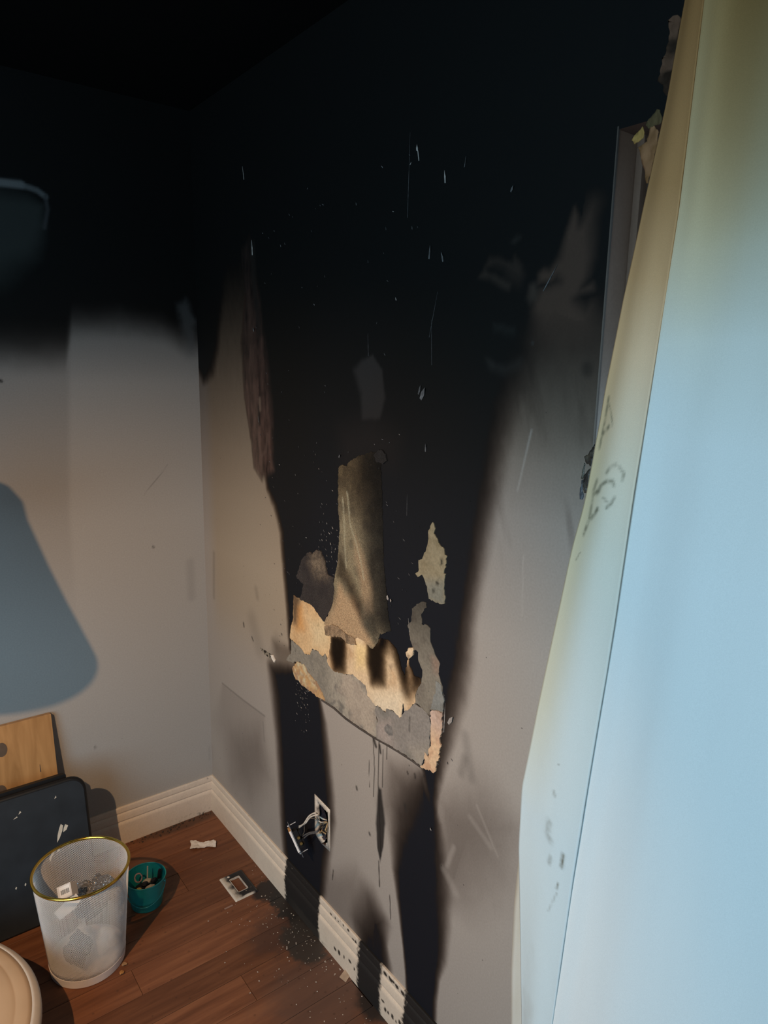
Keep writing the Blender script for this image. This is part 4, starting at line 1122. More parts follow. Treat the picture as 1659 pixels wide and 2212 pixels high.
M_WHITE = plain('white_plastic', (0.80, 0.79, 0.80), rough=0.35, var=0.05)
M_BLACKP = plain('dark_plastic', (0.03, 0.032, 0.038), rough=0.5)
M_WIREW = plain('white_wire', (0.62, 0.55, 0.47), rough=0.5, var=0.2, scale=120)
M_WIREB = plain('dark_wire', (0.09, 0.085, 0.085), rough=0.5, var=0.3, scale=120)
RC = [(-0.7263,0.3238)][0]
RC = Vector((-0.062, RC[0], RC[1]))
ax = (RGT * 0.41 - UPV * 0.91).normalized()
fn = (-(RGT * 0.91) - UPV * 0.41 - FWD * 0.28)
fn = (fn - ax * fn.dot(ax)).normalized()
sd_ = ax.cross(fn).normalized()
RM = Matrix((sd_, fn, -ax)).transposed().to_4x4()      # local x: width, y: face normal, z: up along the device
RM.translation = RC
rec = empty('electrical_receptacle', RC, 'white electrical receptacle dangling on its wires out of the wall opening', 'outlet')
bm = bmesh.new()
box(bm, (-.0165, 0, -.033), (.0165, .006, .033), RM, 0.0015)
for z in (-.018, .012):
    for x in (-.006, .006):
        box(bm, (x - .001, .0055, z), (x + .001, .0063, z + .008), RM)
from_bm('face', bm, M_WHITE, rec)
bm = bmesh.new()
box(bm, (-.0140, -.017, -.027), (.0140, -.001, .027), RM, 0.002)
box(bm, (-.0110, -.023, -.020), (.0110, -.016, -.003), RM, 0.001)
box(bm, (-.0110, -.023, .004), (.0110, -.016, .021), RM, 0.001)
body_ = from_bm('body', bm, plain('charred_plastic', (0.010, 0.010, 0.012), rough=0.7, spec=0.2), rec)
body_['label'] = 'dark body behind the face'
bm = bmesh.new()
box(bm, (-.009, -.002, -.053), (.009, -.0006, -.031), RM)
box(bm, (-.009, -.002, .031), (.009, -.0006, .053), RM)
box(bm, (-.0165, -.0022, -.034), (.0165, -.0004, .034), RM)
from_bm('yoke', bm, M_STEEL, rec)
for z, x in ((.044, 0), (-.042, 0)):
    bm = bmesh.new()
    tube(bm, [RM @ Vector((x, .004, z)), RM @ Vector((x, -.022, z))], .0016, 8)
    tube(bm, [RM @ Vector((x, .0005, z)), RM @ Vector((x, .0035, z))], .0034, 8)
    from_bm('screw', bm, M_STEEL, rec)
for z in (-.012, .006):
    bm = bmesh.new()
    tube(bm, [RM @ Vector((.014, -.012, z)), RM @ Vector((.0205, -.012, z))], .0042, 10)
    from_bm('terminal_screw', bm, M_COPPER, body_).__setitem__('label', 'brass terminal screw')
    bm = bmesh.new()
    tube(bm, [RM @ Vector((-.014, -.012, z)), RM @ Vector((-.0205, -.012, z))], .0042, 10)
    from_bm('terminal_screw', bm, M_COPPER, body_).__setitem__('label', 'brass terminal screw')
bm = bmesh.new()
box(bm, (-.0150, -.0008, .018), (.0172, .0066, .034), RM, 0.001)
from_bm('heat_stain', bm, plain('toasted_plastic', (0.62, 0.33, 0.12), rough=0.5, var=0.4, scale=80), rec).__setitem__('label', 'orange toasted end of the face')
def wire(pts, r, mat, nm='wire', lab=None):
    bm = bmesh.new()
    tube(bm, smooth_line(pts, 8), r, 8)
    o = from_bm(nm, bm, mat, rec, smooth=True)
    if lab:
        o['label'] = lab
a0 = RM @ Vector((.012, -.024, .020))
a1 = RM @ Vector((.006, -.026, .026))
b0 = RM @ Vector((.014, -.024, -.006))
wp = [(-0.7611,0.3925),(-0.7832,0.4274),(-0.8046,0.4459)]
wq = [(-0.7799,0.4110),(-0.7958,0.4052)]
wr = [(-0.7655,0.3985),(-0.7756,0.3849)]
wire([a0, (-.052, *wp[0]), (-.048, *wp[1]), (-.040, *wp[2]), (-.014, *wq[0]), (-.004, *wq[1]), (.030, -.790, .385)], .0021, M_WIREW, lab='white wire')
wire([a1, (-.050, wp[0][0] - .004, wp[0][1] + .002), (-.046, wp[1][0] - .004, wp[1][1] - .002), (-.036, wp[2][0] - .006, wp[2][1] - .004), (-.012, *wr[0]), (-.004, *wr[1]), (.030, -.772, .375)], .0021, M_WIREW, lab='white wire')
wd_ = [(-0.7357,0.3323),(-0.7581,0.3532),(-0.7836,0.3694)]
wire([b0, (-.042, *wd_[0]), (-.034, *wd_[1]), (-.022, *wd_[2]), (.005, -.770, .372), (.035, -.785, .365)], .0019, M_WIREB, lab='sooty dark wire')
wire([b0 + Vector((0, 0, -.006)), (-.042, wd_[0][0], wd_[0][1] - .010), (-.034, wd_[1][0], wd_[1][1] - .005), (-.022, wd_[2][0], wd_[2][1] - .004), (.005, -.768, .366), (.035, -.78, .355)], .0019, M_WIREB, lab='sooty dark wire')
wire([RM @ Vector((.016, -.012, -.004)), (-.040, wd_[0][0] - .004, wd_[0][1] + .012), (-.034, wd_[1][0] + .020, wd_[1][1] + .028), (-.020, wq[0][0] + .012, wq[0][1] - .012), (.004, -.770, .375), (.03, -.785, .37)], .0009, plain('ground_wire', (0.25, 0.2, 0.15), metal=0.6), lab='thin bare ground wire')
for k in range(9):     # burnt insulation inside the box
    p = [(.004 + .03 * random.random(), -random.uniform(.752, .803), random.uniform(.338, .385)) for _ in range(4)]
    p[0] = (.0, -random.uniform(.752, .803), random.uniform(.338, .37))
    bm = bmesh.new()
    tube(bm, smooth_line(p, 5), random.uniform(.0016, .0030), 6)
    from_bm('wire_stub', bm, plain('stub', random.choice(((0.45, 0.32, 0.17), (0.05, 0.05, 0.06), (0.3, 0.22, 0.13), (0.08, 0.08, 0.12))), var=0.4, scale=200), wall_r)

# ------------------------------------------------------------------ curtain
EDGE = [(-1.7712,2.0894),(-1.7591,1.9842),(-1.7437,1.8930),(-1.7210,1.7608),(-1.7037,1.6339),(-1.6995,1.5912),(-1.6949,1.5585),(-1.6935,1.5407),(-1.6905,1.5226),(-1.6879,1.4995),(-1.6827,1.4683),(-1.6690,1.4103),(-1.6265,1.1417),(-1.6026,0.9812),(-1.6049,0.8688),(-1.6157,0.7675),(-1.6365,0.5357)]
FOLD = [(-1.8138,2.0657),(-1.8074,1.8518),(-1.7977,1.7212),(-1.7818,1.5008),(-1.7710,1.3261),(-1.7516,1.0862),(-1.7386,0.9086),(-1.7221,0.6311)]
BACK = [(-1.5842,0.8703),(-1.5782,0.8206),(-1.5755,0.7243),(-1.5797,0.5903),(-1.5883,0.4735)]
def curve_of(L, lo, hi):
    L = sorted(L, key=lambda p: p[1])
    z = [p[1] for p in L]
    y = [p[0] for p in L]
    k0 = (y[1] - y[0]) / (z[1] - z[0])
    k1 = (y[-1] - y[-2]) / (z[-1] - z[-2])
    z = [lo] + z + [hi]
    y = [y[0] + 0.3 * k0 * (lo - z[1])] + y + [y[-1] + k1 * (hi - z[-2])]
    Y = np.interp(np.linspace(lo, hi, 400), z, y)
    ker = np.hanning(9)
    ker /= ker.sum()
    Y = np.convolve(np.pad(Y, 4, mode='edge'), ker, 'valid')
    return lambda q: np.interp(q, np.linspace(lo, hi, 400), Y)
ZT, ZB = 2.29, 0.03
ye, yf = curve_of(EDGE, ZB, ZT), curve_of(FOLD, ZB, ZT)
cur = empty('curtain', (-0.15, -2.1, ZB), 'long white curtain browned by smoke, hanging over the window at the right', 'curtain')
FAB = np.array((0.71, 0.735, 0.735))
def c_strip(y, z, u):
    P = np.stack([y, z], 1)
    n = fbm(y * 20, z * 5, 111)
    zs = (0.95, 1.15, 1.40, 1.53, 1.69, 1.78, 1.89, 2.08)
    tone = ((.60, .69, .72), (.68, .72, .70), (.75, .70, .60), (.79, .66, .51), (.76, .50, .31), (.58, .335, .17), (.37, .195, .08), (.25, .125, .045))  # smoke tan, with warm light above and cool light below painted in
    zz = z + 0.03 * n
    c = np.stack([np.interp(zz, zs, [t_[k] for t_ in tone]) for k in range(3)], 1)
    lft = np.interp(z, (0.95, 1.15, 1.5, 1.7, 1.9), (0.0, 0.8, 1.0, 0.7, 0.0)) * (1 - sstep(0.0, 0.7, u))
    c = c * (1 - lft[:, None] * np.array((0.04, 0.14, 0.34)))
    c = mixc(c, (0.32, 0.28, 0.22), 0.5 * sstep(0.15, 0.6, fbm(y * 18, z * 9, 117)) * np.interp(z, (0.55, 0.75, 0.98, 1.02), (0.25, 0.7, 0.45, 0)) * (1 - sstep(.35, .7, u)))
    for pts, w, a in SCRIB:
        c = mixc(c, (0.13, 0.115, 0.07), a * stroke_mask(P, pts, w, w * .9) * np.clip(0.75 + 0.9 * fbm(y * 160, z * 160, 119), 0, 1))
    return np.clip(c, 0.01, 0.85)
SCRIB = [([(-1.7203,1.6191),(-1.7268,1.6101),(-1.7322,1.6000),(-1.7334,1.5935)], .0016, .75), ([(-1.7116,1.5793),(-1.7180,1.5847),(-1.7253,1.5910)], .0030, .8),
         ([(-1.7160,1.6284),(-1.7149,1.6170),(-1.7124,1.5948),(-1.7091,1.5753),(-1.7070,1.5604)], .0026, .8), ([(-1.7334,1.5293),(-1.7383,1.5367),(-1.7488,1.5428)], .0026, .6), ([(-1.7556,1.5398),(-1.7638,1.5332),(-1.7625,1.5245)], .0022, .6),
         ([(-1.7100,1.4964),(-1.7227,1.5103),(-1.7367,1.5191),(-1.7466,1.5204),(-1.7493,1.5150)], .0024, .75), ([(-1.7158,1.4973),(-1.7231,1.5064)], .003, .8), ([(-1.7311,1.4947),(-1.7416,1.4915)], .0016, .6),
         ([(-1.7401,1.4834),(-1.7473,1.4905),(-1.7515,1.4989)], .0022, .95), ([(-1.6939,1.4353),(-1.6999,1.4500),(-1.7029,1.4577),(-1.7151,1.4671),(-1.7212,1.4772)], .0030, .85), ([(-1.7036,1.4630),(-1.7041,1.4834),(-1.7045,1.4986),(-1.7107,1.5145)], .0034, .6),
         ([(-1.6914,1.4077),(-1.6828,1.3940)], .0012, .7), ([(-1.7153,0.9357),(-1.7137,0.9136)], .0034, 1.0), ([(-1.7094,0.8803),(-1.7066,0.8702)], .0018, .9),
         ([(-1.6791,0.9685),(-1.6772,0.9469),(-1.6852,0.9394)], .006, .4), ([(-1.6884,0.9124),(-1.6865,0.9012)], .004, .45), ([(-1.6845,1.0241),(-1.6867,1.0189)], .003, .4), ([(-1.6882,1.0749),(-1.6893,1.0731)], .0014, .9),
         ([(-1.7082,0.8629),(-1.6934,0.8188)], .0016, .35)]
nu, nv = 34, 720
U, Z = np.meshgrid(np.linspace(0, 1, nu), np.linspace(ZB, ZT, nv), indexing='ij')
Y = ye(Z) + (yf(Z) - ye(Z)) * U
X = -0.130 - 0.032 * U - 0.008 * np.sin(np.pi * U) ** 2 * (0.7 + 0.3 * np.sin(Z * 5)) + 0.002 * fbm(Y * 9, Z * 4, 121)
V = np.stack([X.ravel(), Y.ravel(), Z.ravel()], 1)
strip = link('folded_edge', mesh_np('folded_edge', V, grid_faces(nu, nv), M_FABRIC, c_strip(Y.ravel(), Z.ravel(), U.ravel()), True), cur)
strip['label'] = 'yellowed edge of the curtain folded forward'
md = strip.modifiers.new('thickness', 'SOLIDIFY')
md.thickness = 0.0018
md.offset = 1.0
# main panel behind the folded edge, running on out of the picture
nu, nv = 150, 420
U, Z = np.meshgrid(np.linspace(0, 1, nu) ** 1.3, np.linspace(ZB, ZT, nv), indexing='ij')
Y0 = yf(Z) + 0.026
Y = Y0 + (-2.80 - Y0) * U
q = yf(Z) - Y
X = -0.1605 + 0.55 * np.clip(-q, 0, 0.03) - 0.006 * (0.5 - 0.5 * np.cos(np.clip(q, 0, 3) * 2 * np.pi / 0.30 + 0.3 * np.sin(Z * 2))) + 0.006 * sstep(0.0, 0.03, q) * (1 - sstep(0.03, 0.10, q)) * (1 - sstep(1.4, 1.9, Z))
X = X - 0.0012 * np.sin(q * 60 + Z * 2.0) * sstep(0.03, 0.12, q) + 0.003 * fbm(Y * 6 + Z, Z * 1.5, 131)
X = X - 0.016 * np.exp(-((q - 0.03) / 0.025) ** 2) * sstep(1.5, 2.0, Z)
def c_panel(y, z):
    q = yf(z) - y
    D = np.interp(z, (1.42, 1.58, 1.70, 1.80, 1.92, 2.06, 2.2), (0, 0.03, 0.13, 0.40, 0.95, 1.50, 1.85))
    D = D * (0.72 + 0.42 * sstep(0.0, 0.07, q)) * (1 + 0.16 * fbm(y * 14, z * 2, 133))  # smoke stain thinned by the fold to paint in light on the ridge
    c = FAB * np.exp(-np.clip(D, 0, 4)[:, None] * np.array((0.92, 1.20, 1.72)))
    nf = (1 - sstep(0.02, 0.11, q)) * sstep(1.62, 1.85, z)
    c = c * (1 - nf[:, None] * np.array((-0.14, 0.03, 0.24)))
    return np.clip(c * (1 + 0.02 * fbm(y * 30, z * 3, 135))[:, None], 0.01, 0.85)
V = np.stack([X.ravel(), Y.ravel(), Z.ravel()], 1)
pan = link('fabric_panel', mesh_np('fabric_panel', V, grid_faces(nu, nv), M_FABRIC, c_panel(Y.ravel(), Z.ravel()), True), cur)
md = pan.modifiers.new('thickness', 'SOLIDIFY')
md.thickness = 0.0015
# layer behind, peeping out near the floor
yb = curve_of(BACK + [(-1.640, 0.98)], ZB, 1.05)
nu, nv = 14, 160
U, Z = np.meshgrid(np.linspace(0, 1, nu), np.linspace(ZB, 1.0, nv), indexing='ij')
Y = yb(Z) + (-1.69 - yb(Z)) * U
X = -0.100 - 0.018 * U + 0.002 * np.sin(Z * 9)
def c_back(y, z):
    n = fbm(y * 40, z * 10, 141)
    c = np.tile(np.array((0.50, 0.46, 0.37)), (len(y), 1))
    k = np.interp(z, (0.4, 0.6, 0.85), (0.75, 0.45, 0.1))
    c = mixc(c, (0.66, 0.68, 0.66), np.clip(k + 0.3 * n, 0, 1))
    return c
V = np.stack([X.ravel(), Y.ravel(), Z.ravel()], 1)
bk = link('rear_layer', mesh_np('rear_layer', V, grid_faces(nu, nv), M_FABRIC, c_back(Y.ravel(), Z.ravel()), True), cur)
md = bk.modifiers.new('thickness', 'SOLIDIFY')
md.thickness = 0.0015
# torn and charred scraps along the edge
def scrap(name, x0, outline, amp, colfn, label, tilt=0.0, seed=1, th=0.0016, mat=None):
    pts, tris, loop = piece2d(outline, 0.004, 0.0016, seed, 0.003)
    c0 = pts.mean(0)
    x = x0 + amp * fbm(pts[:, 0] * 45, pts[:, 1] * 30, seed, 3) + tilt * (pts[:, 0] - c0[0])
    me = bpy.data.meshes.new(name)
    me.from_pydata([(float(a), float(p[0]), float(p[1])) for a, p in zip(x, pts)], [], [tuple(f) for f in tris])
    paint(me, np.clip(colfn(pts), 0.003, 0.9))
    me.materials.append(mat or M_FABRIC)
    for p in me.polygons:
        p.use_smooth = True
    o = link(name, me, cur)
    o['label'] = label
    md = o.modifiers.new('thickness', 'SOLIDIFY')
    md.thickness = th
    return o
def two(a, b_, sc=40, seed=3):
    return lambda p: mott(p, (np.asarray(a), np.asarray(b_)), sc, seed)
M_CHAR = painted('charred_fabric', rough=0.45, gamp=0.3, grain=260, bump=0.4, spec=0.45)
scrap('charred_scrap', -.122, [(-1.6880,1.5621),(-1.6906,1.5542),(-1.6854,1.5384),(-1.6836,1.5311),(-1.6798,1.5327),(-1.6750,1.5321),(-1.6725,1.5390),(-1.6701,1.5424),(-1.6773,1.5468),(-1.6852,1.5537)], .006, two((0.035, 0.026, 0.02), (0.10, 0.08, 0.055), 60), 'black charred scrap of curtain', .2, 151, mat=M_CHAR)
scrap('charred_scrap', -.120, [(-1.6825,1.5277),(-1.6819,1.5204),(-1.6799,1.5088),(-1.6785,1.4908),(-1.6726,1.4894),(-1.6703,1.4959),(-1.6699,1.5032),(-1.6697,1.5157),(-1.6756,1.5227)], .008, two((0.035, 0.028, 0.024), (0.13, 0.10, 0.07), 70, 5), 'black melted scrap of curtain', .2, 152, mat=M_CHAR)
scrap('charred_scrap', -.118, [(-1.6657,1.5077),(-1.6687,1.5060),(-1.6683,1.4923),(-1.6713,1.4875),(-1.6705,1.4797),(-1.6661,1.4790),(-1.6633,1.4862),(-1.6647,1.4949)], .005, two((0.022, 0.022, 0.028), (0.09, 0.09, 0.10), 80, 6), 'shiny melted drip', .2, 153, mat=M_CHAR)
scrap('charred_scrap', -.120, [(-1.6711,1.5336),(-1.6729,1.5317),(-1.6705,1.5231),(-1.6694,1.5105),(-1.6680,1.5101),(-1.6691,1.5229)], .002, two((0.05, 0.042, 0.034), (0.09, 0.08, 0.06)), 'thin charred strand', 0, 154, mat=M_CHAR)
scrap('torn_flap', -.112, [(-1.6974,1.9596),(-1.7052,1.9650),(-1.7121,1.9686),(-1.7173,1.9703),(-1.7209,1.9621),(-1.7187,1.9567),(-1.7091,1.9533),(-1.7018,1.9534)], .006, two((0.30, 0.18, 0.055), (0.20, 0.115, 0.036), 30, 7), 'yellowed curl of torn curtain', .35, 155)
scrap('torn_flap', -.116, [(-1.7095,1.9483),(-1.7186,1.9479),(-1.7265,1.9498),(-1.7257,1.9661),(-1.7289,1.9686),(-1.7353,1.9660),(-1.7441,1.9560),(-1.7436,1.9374),(-1.7384,1.9202),(-1.7340,1.8988),(-1.7318,1.8992),(-1.7267,1.9136),(-1.7218,1.9257),(-1.7172,1.9356)], .010, two((0.25, 0.125, 0.062), (0.15, 0.07, 0.027), 24, 8), 'brown torn flap of curtain', .3, 156)
scrap('torn_flap', -.118, [(-1.7163,1.9745),(-1.7229,1.9794),(-1.7351,1.9800),(-1.7398,1.9838),(-1.7461,1.9808),(-1.7499,1.9693),(-1.7471,1.9635),(-1.7346,1.9679),(-1.7261,1.9656),(-1.7184,1.9710)], .010, two((0.085, 0.06, 0.028), (0.035, 0.024, 0.010), 30, 9), 'dark olive torn flap of curtain', .3, 157)
scrap('charred_scrap', -.122, [(-1.7449,2.0790),(-1.7491,2.0831),(-1.7536,2.0831),(-1.7581,2.0777),(-1.7637,2.0696),(-1.7690,2.0305),(-1.7624,2.0133),(-1.7568,1.9939),(-1.7512,1.9954),(-1.7479,2.0012),(-1.7456,2.0083),(-1.7386,2.0148),(-1.7399,2.0246),(-1.7430,2.0317),(-1.7420,2.0417),(-1.7430,2.0542),(-1.7435,2.0668)], .020, two((0.085, 0.045, 0.028), (0.018, 0.010, 0.006), 60, 10), 'frilled burnt edge', .3, 158)
rod = empty('curtain_rod', (-0.15, -2.25, 2.315), 'dark curtain rod above the burnt window', 'curtain rod')
bm = bmesh.new()
tube(bm, [(-.15, -1.70, 2.302), (-.15, -2.85, 2.302)], .010, 12)
from_bm('pole', bm, M_BLACKP, rod, smooth=True)
for y in (-1.72, -2.80):
    bm = bmesh.new()
    box(bm, (-.155, y - .008, 2.288), (0.0, y + .008, 2.300), None, .001)
    box(bm, (-.006, y - .015, 2.27), (0.0, y + .015, 2.34), None, .001)
    from_bm('bracket', bm, M_BLACKP, rod)

# ------------------------------------------------------------------ mesh wastebasket
BC = Vector((-0.579, -0.452, 0.0))
RT, RB, BH = 0.124, 0.098, 0.300
bas = empty('wastebasket', BC, 'white wire mesh wastebasket with a gold rim on the floor', 'wastebasket')
M_MESHW = plain('white_enamel_mesh', (0.84, 0.80, 0.78), rough=0.45, var=0.05)
M_GOLD = plain('gold_rim', (0.70, 0.47, 0.09), rough=0.22, metal=1.0, var=0.05)
def rad(z):
    return RB + (RT - RB) * z / BH
NST, NZ = 158, 16
V, F = [], []
zlo, zhi = 0.024, BH - 0.002
for dirn in (1, -1):
    for k in range(NST):
        base = len(V)
        for j in range(NZ + 1):
            z = zlo + (zhi - zlo) * j / NZ
            a = 2 * math.pi * k / NST + dirn * (z - zlo) * 0.75 / 0.11
            r = rad(z) + 0.0004 * dirn
            hw = 0.00047 / r
            V.append((BC.x + r * math.cos(a - hw), BC.y + r * math.sin(a - hw), z))
            V.append((BC.x + r * math.cos(a + hw), BC.y + r * math.sin(a + hw), z))
        for j in range(NZ):
            b_ = base + 2 * j
            F.append((b_, b_ + 1, b_ + 3, b_ + 2))
o = link('mesh_wall', mesh_np('mesh_wall', V, F, M_MESHW), bas)
md = o.modifiers.new('thickness', 'SOLIDIFY')
md.thickness = 0.0006
bm = bmesh.new()
ringp = [(BC.x + RT * math.cos(a), BC.y + RT * math.sin(a), BH) for a in np.linspace(0, 2 * math.pi, 96, endpoint=False)]
tube(bm, ringp, 0.0042, 10, True)
from_bm('rim', bm, M_GOLD, bas, smooth=True)['label'] = 'polished gold rim'
bm = bmesh.new()
lathe(bm, [(0.0, 0.0015), (RB - .004, 0.0015), (RB - .001, 0.0), (RB + .0008, 0.002), (rad(.026) + .0012, 0.026), (rad(.026) - .0006, 0.026), (RB - .0022, 0.004), (0.0, 0.0035)], BC, 96)
from_bm('base_band', bm, plain('white_enamel', (0.84, 0.80, 0.80), rough=0.4, var=0.03), bas, smooth=False)['label'] = 'solid white base'

# contents of the basket
m, t, b = nt('clear_film')
tr = nd(t, 'ShaderNodeBsdfTransparent')
tr.inputs[0].default_value = (0.90, 0.91, 0.92, 1)
gl = nd(t, 'ShaderNodeBsdfGlossy', i_Roughness=0.16)
gtc = nd(t, 'ShaderNodeTexCoord')
gn = nd(t, 'ShaderNodeTexVoronoi', feature='F1', i_Scale=95.0)
t.links.new(gtc.outputs['Object'], gn.inputs['Vector'])
gb = nd(t, 'ShaderNodeBump', i_Strength=1.0, i_Distance=0.02)
t.links.new(gn.outputs['Distance'], gb.inputs['Height'])
t.links.new(gb.outputs[0], gl.inputs['Normal'])
df = nd(t, 'ShaderNodeBsdfDiffuse')
df.inputs[0].default_value = (0.7, 0.7, 0.72, 1)
lw = nd(t, 'ShaderNodeLayerWeight', i_Blend=0.62)
t.links.new(gb.outputs[0], lw.inputs['Normal'])
m1 = nd(t, 'ShaderNodeMixShader')
m2 = nd(t, 'ShaderNodeMixShader', i_0=0.16)
t.links.new(lw.outputs['Fresnel'], m1.inputs[0])
t.links.new(tr.outputs[0], m1.inputs[1])
t.links.new(gl.outputs[0], m1.inputs[2])
t.links.new(m1.outputs[0], m2.inputs[1])
t.links.new(df.outputs[0], m2.inputs[2])
t.links.new(m2.outputs[0], t.nodes['Material Output'].inputs['Surface'])
M_FILM = m
def crumple(name, c, r, sq, amp, mat, label, cat, seed, sub=4, parent=None):
    bm = bmesh.new()
    bmesh.ops.create_icosphere(bm, subdivisions=sub, radius=1.0)
    rs = random.Random(seed)
    rd = lambda: Vector((rs.gauss(0, 1), rs.gauss(0, 1), rs.gauss(0, 1))).normalized()
    planes = [(rd(), rs.uniform(1 - amp * .55, 1.0)) for _ in range(30)]
    creases = [(rd(), rs.uniform(-.6, .6), rs.uniform(5, 11)) for _ in range(7)]
    for v in bm.verts:
        d = v.co.normalized()
        k = min(h_ / max(d.dot(n_), 0.25) for n_, h_ in planes)
        k = min(k, 1.1)
        k *= 1 - amp * 0.45 * max(max(0.0, 1 - abs(d.dot(n_) - o_) * f_) for n_, o_, f_ in creases) + amp * rs.uniform(-.05, .05)
        v.co = Vector((c[0] + d.x * k * r * sq[0], c[1] + d.y * k * r * sq[1], max(0.004, c[2] + d.z * k * r * sq[2])))
    return tag(from_bm(name, bm, mat, parent, loc=(c[0], c[1], c[2])), label, cat)
crumple('plastic_bag', (BC.x + .028, BC.y + .012, .185), .074, (1.0, 1.0, .95), .7, M_FILM, 'crumpled clear plastic bag near the top of the mesh wastebasket', 'plastic bag', 3)
crumple('bubble_wrap', (BC.x - .030, BC.y - .028, .075), .046, (1.0, 1.0, 1.15), .6, M_FILM, 'crinkled clear plastic film seen through the front of the mesh wastebasket', 'plastic wrap', 5)
M_PAPERW = plain('white_paper', (0.72, 0.70, 0.67), rough=0.7, var=0.06)
crumple('crumpled_paper', (BC.x + .046, BC.y - .016, .058), .034, (1.0, .9, 1.3), .6, M_PAPERW, 'crumpled white paper low on the right inside the mesh wastebasket', 'paper', 9, 3)
crumple('crumpled_paper', (BC.x + .000, BC.y + .050, .045), .034, (1.0, 1.0, .9), .6, M_PAPERW, 'crumpled pale paper at the bottom back of the mesh wastebasket', 'paper', 12, 3)
cb = [(-0.6352,0.2813)][0]
CB = Vector((cb[0], -0.50, cb[1]))
car = empty('carton', CB, 'small white carton with a black barcode label inside the mesh wastebasket', 'box')
cn_ = (-FWD * 0.75 + Vector((0, 0, 1)) * 0.35 - RGT * 0.15).normalized()
cx_ = (RGT * 0.86 + UPV * 0.38)
cx_ = (cx_ - cn_ * cx_.dot(cn_)).normalized()
cy_ = cn_.cross(cx_).normalized()
CM = Matrix((cx_, cy_, cn_)).transposed().to_4x4()
CM.translation = CB
bm = bmesh.new()
box(bm, (-.020, -.017, -.030), (.020, .017, .0), CM, .0012)
from_bm('box_body', bm, plain('carton_white', (0.56, 0.51, 0.47), rough=0.6, var=.05), car)
bm = bmesh.new()
box(bm, (-.013, -.014, .0001), (.017, .013, .0007), CM)
lab_ = from_bm('label', bm, plain('label_white', (0.7, 0.66, 0.62), rough=0.5, var=.03), car)
bm = bmesh.new()
for x, w in ((-.0095, .0016), (-.0068, .0009), (-.0045, .0022), (-.0010, .0010), (.0012, .0018), (.0045, .0009), (.0068, .0020), (.0102, .0010), (.0124, .0016)):
    box(bm, (x, -.006, .0007), (x + w, .005, .0010), CM)
from_bm('barcode', bm, plain('ink', (0.03, 0.03, 0.03), rough=0.6), lab_)['label'] = 'black barcode stripes'
# paper card pressed to the front of the mesh, and a loop of strap
bm = bmesh.new()
cs = [(-0.6683,0.2499),(-0.6308,0.2658),(-0.6096,0.2720),(-0.6012,0.2565),(-0.6207,0.2437),(-0.6583,0.2307)]
vs = [bm.verts.new((x_, -0.525 + 0.012 * math.sin(k), z_)) for k, (x_, z_) in enumerate(cs)]
vb = [bm.verts.new(v.co + Vector((0, .0012, 0))) for v in vs]
bm.faces.new(vs)
bm.faces.new(vb[::-1])
for k in range(6):
    bm.faces.new((vs[k], vb[k], vb[(k + 1) % 6], vs[(k + 1) % 6]))
tag(from_bm('paper_strip', bm, M_PAPERW, None, loc=(cs[2][0], -.525, cs[2][1])), 'slanting white paper strip behind the front mesh of the wastebasket', 'paper')

# ------------------------------------------------------------------ turquoise bucket with bits
KC = Vector((-0.372, -0.335, 0.0))
KT, KB, KH = 0.061, 0.046, 0.098
buc = empty('bucket', KC, 'small turquoise metal bucket with a wire handle, behind the mesh wastebasket', 'bucket')
M_TEAL = plain('turquoise_enamel', (0.008, 0.235, 0.245), rough=0.35, var=0.08, spec=0.5)
bm = bmesh.new()
kr = lambda z: KB + (KT - KB) * z / KH
lathe(bm, [(0, .001), (KB - .003, .001), (KB, 0), (KB + .001, .003), (kr(.03), .03), (kr(.034) + .0012, .033), (kr(.038), .036), (kr(.094), .094)], KC, 56)
lathe(bm, [(kr(.094) - .0012, .094), (KB - .001, .004), (0, .004)], KC, 56)
from_bm('pail', bm, M_TEAL, buc, smooth=True)
bm = bmesh.new()
tube(bm, [(KC.x + (kr(.095)) * math.cos(a), KC.y + kr(.095) * math.sin(a), .0955) for a in np.linspace(0, 2 * math.pi, 64, endpoint=False)], .0020, 8, True)
from_bm('rolled_rim', bm, M_TEAL, buc, smooth=True)
hd = Vector((0.80, -0.61, 0)).normalized()
hp = Vector((-0.52, -0.85, 0)).normalized()
for s_ in (1, -1):
    bm = bmesh.new()
    p = KC + hd * s_ * (kr(.082)) + Vector((0, 0, .082))
    tube(bm, [p - hd * s_ * .001, p + hd * s_ * .004], .0045, 10)
    from_bm('handle_ear', bm, M_TEAL, buc)
bm = bmesh.new()
pts = []
for a in np.linspace(0, math.pi, 25):
    d = math.sin(a)
    pts.append(KC + hd * math.cos(a) * (kr(.082) + .004) + hp * (d * (kr(.05) + .010)) + Vector((0, 0, .082 - d * .048)))
tube(bm, pts, .0011, 6)
from_bm('handle', bm, M_TEAL, buc, smooth=True)['label'] = 'thin turquoise wire handle hanging down'
M_DARKB = plain('dark_bits', (0.012, 0.012, 0.014), rough=0.5)
def lump(name, x, y, z, r, sq, mat, label, seed, cat):
    crumple(name, (KC.x + x, KC.y + y, z), r, sq, .35, mat, label, cat, seed, 2)
lump('dark_scrap', -.006, .002, .052, .033, (1, 1, .35), M_DARKB, 'black burnt scrap filling the bottom of the turquoise bucket', 21, 'scrap')
lump('cream_lump', .006, .004, .071, .012, (1.2, 1, .8), plain('cream_bits', (0.60, 0.52, 0.40), var=.2), 'pale cream lump in the middle of the turquoise bucket', 22, 'lump')
lump('cream_lump', .004, -.026, .070, .012, (1.4, .8, .7), plain('cream_bits2', (0.55, 0.48, 0.38), var=.2), 'second cream piece at the front of the turquoise bucket', 23, 'lump')
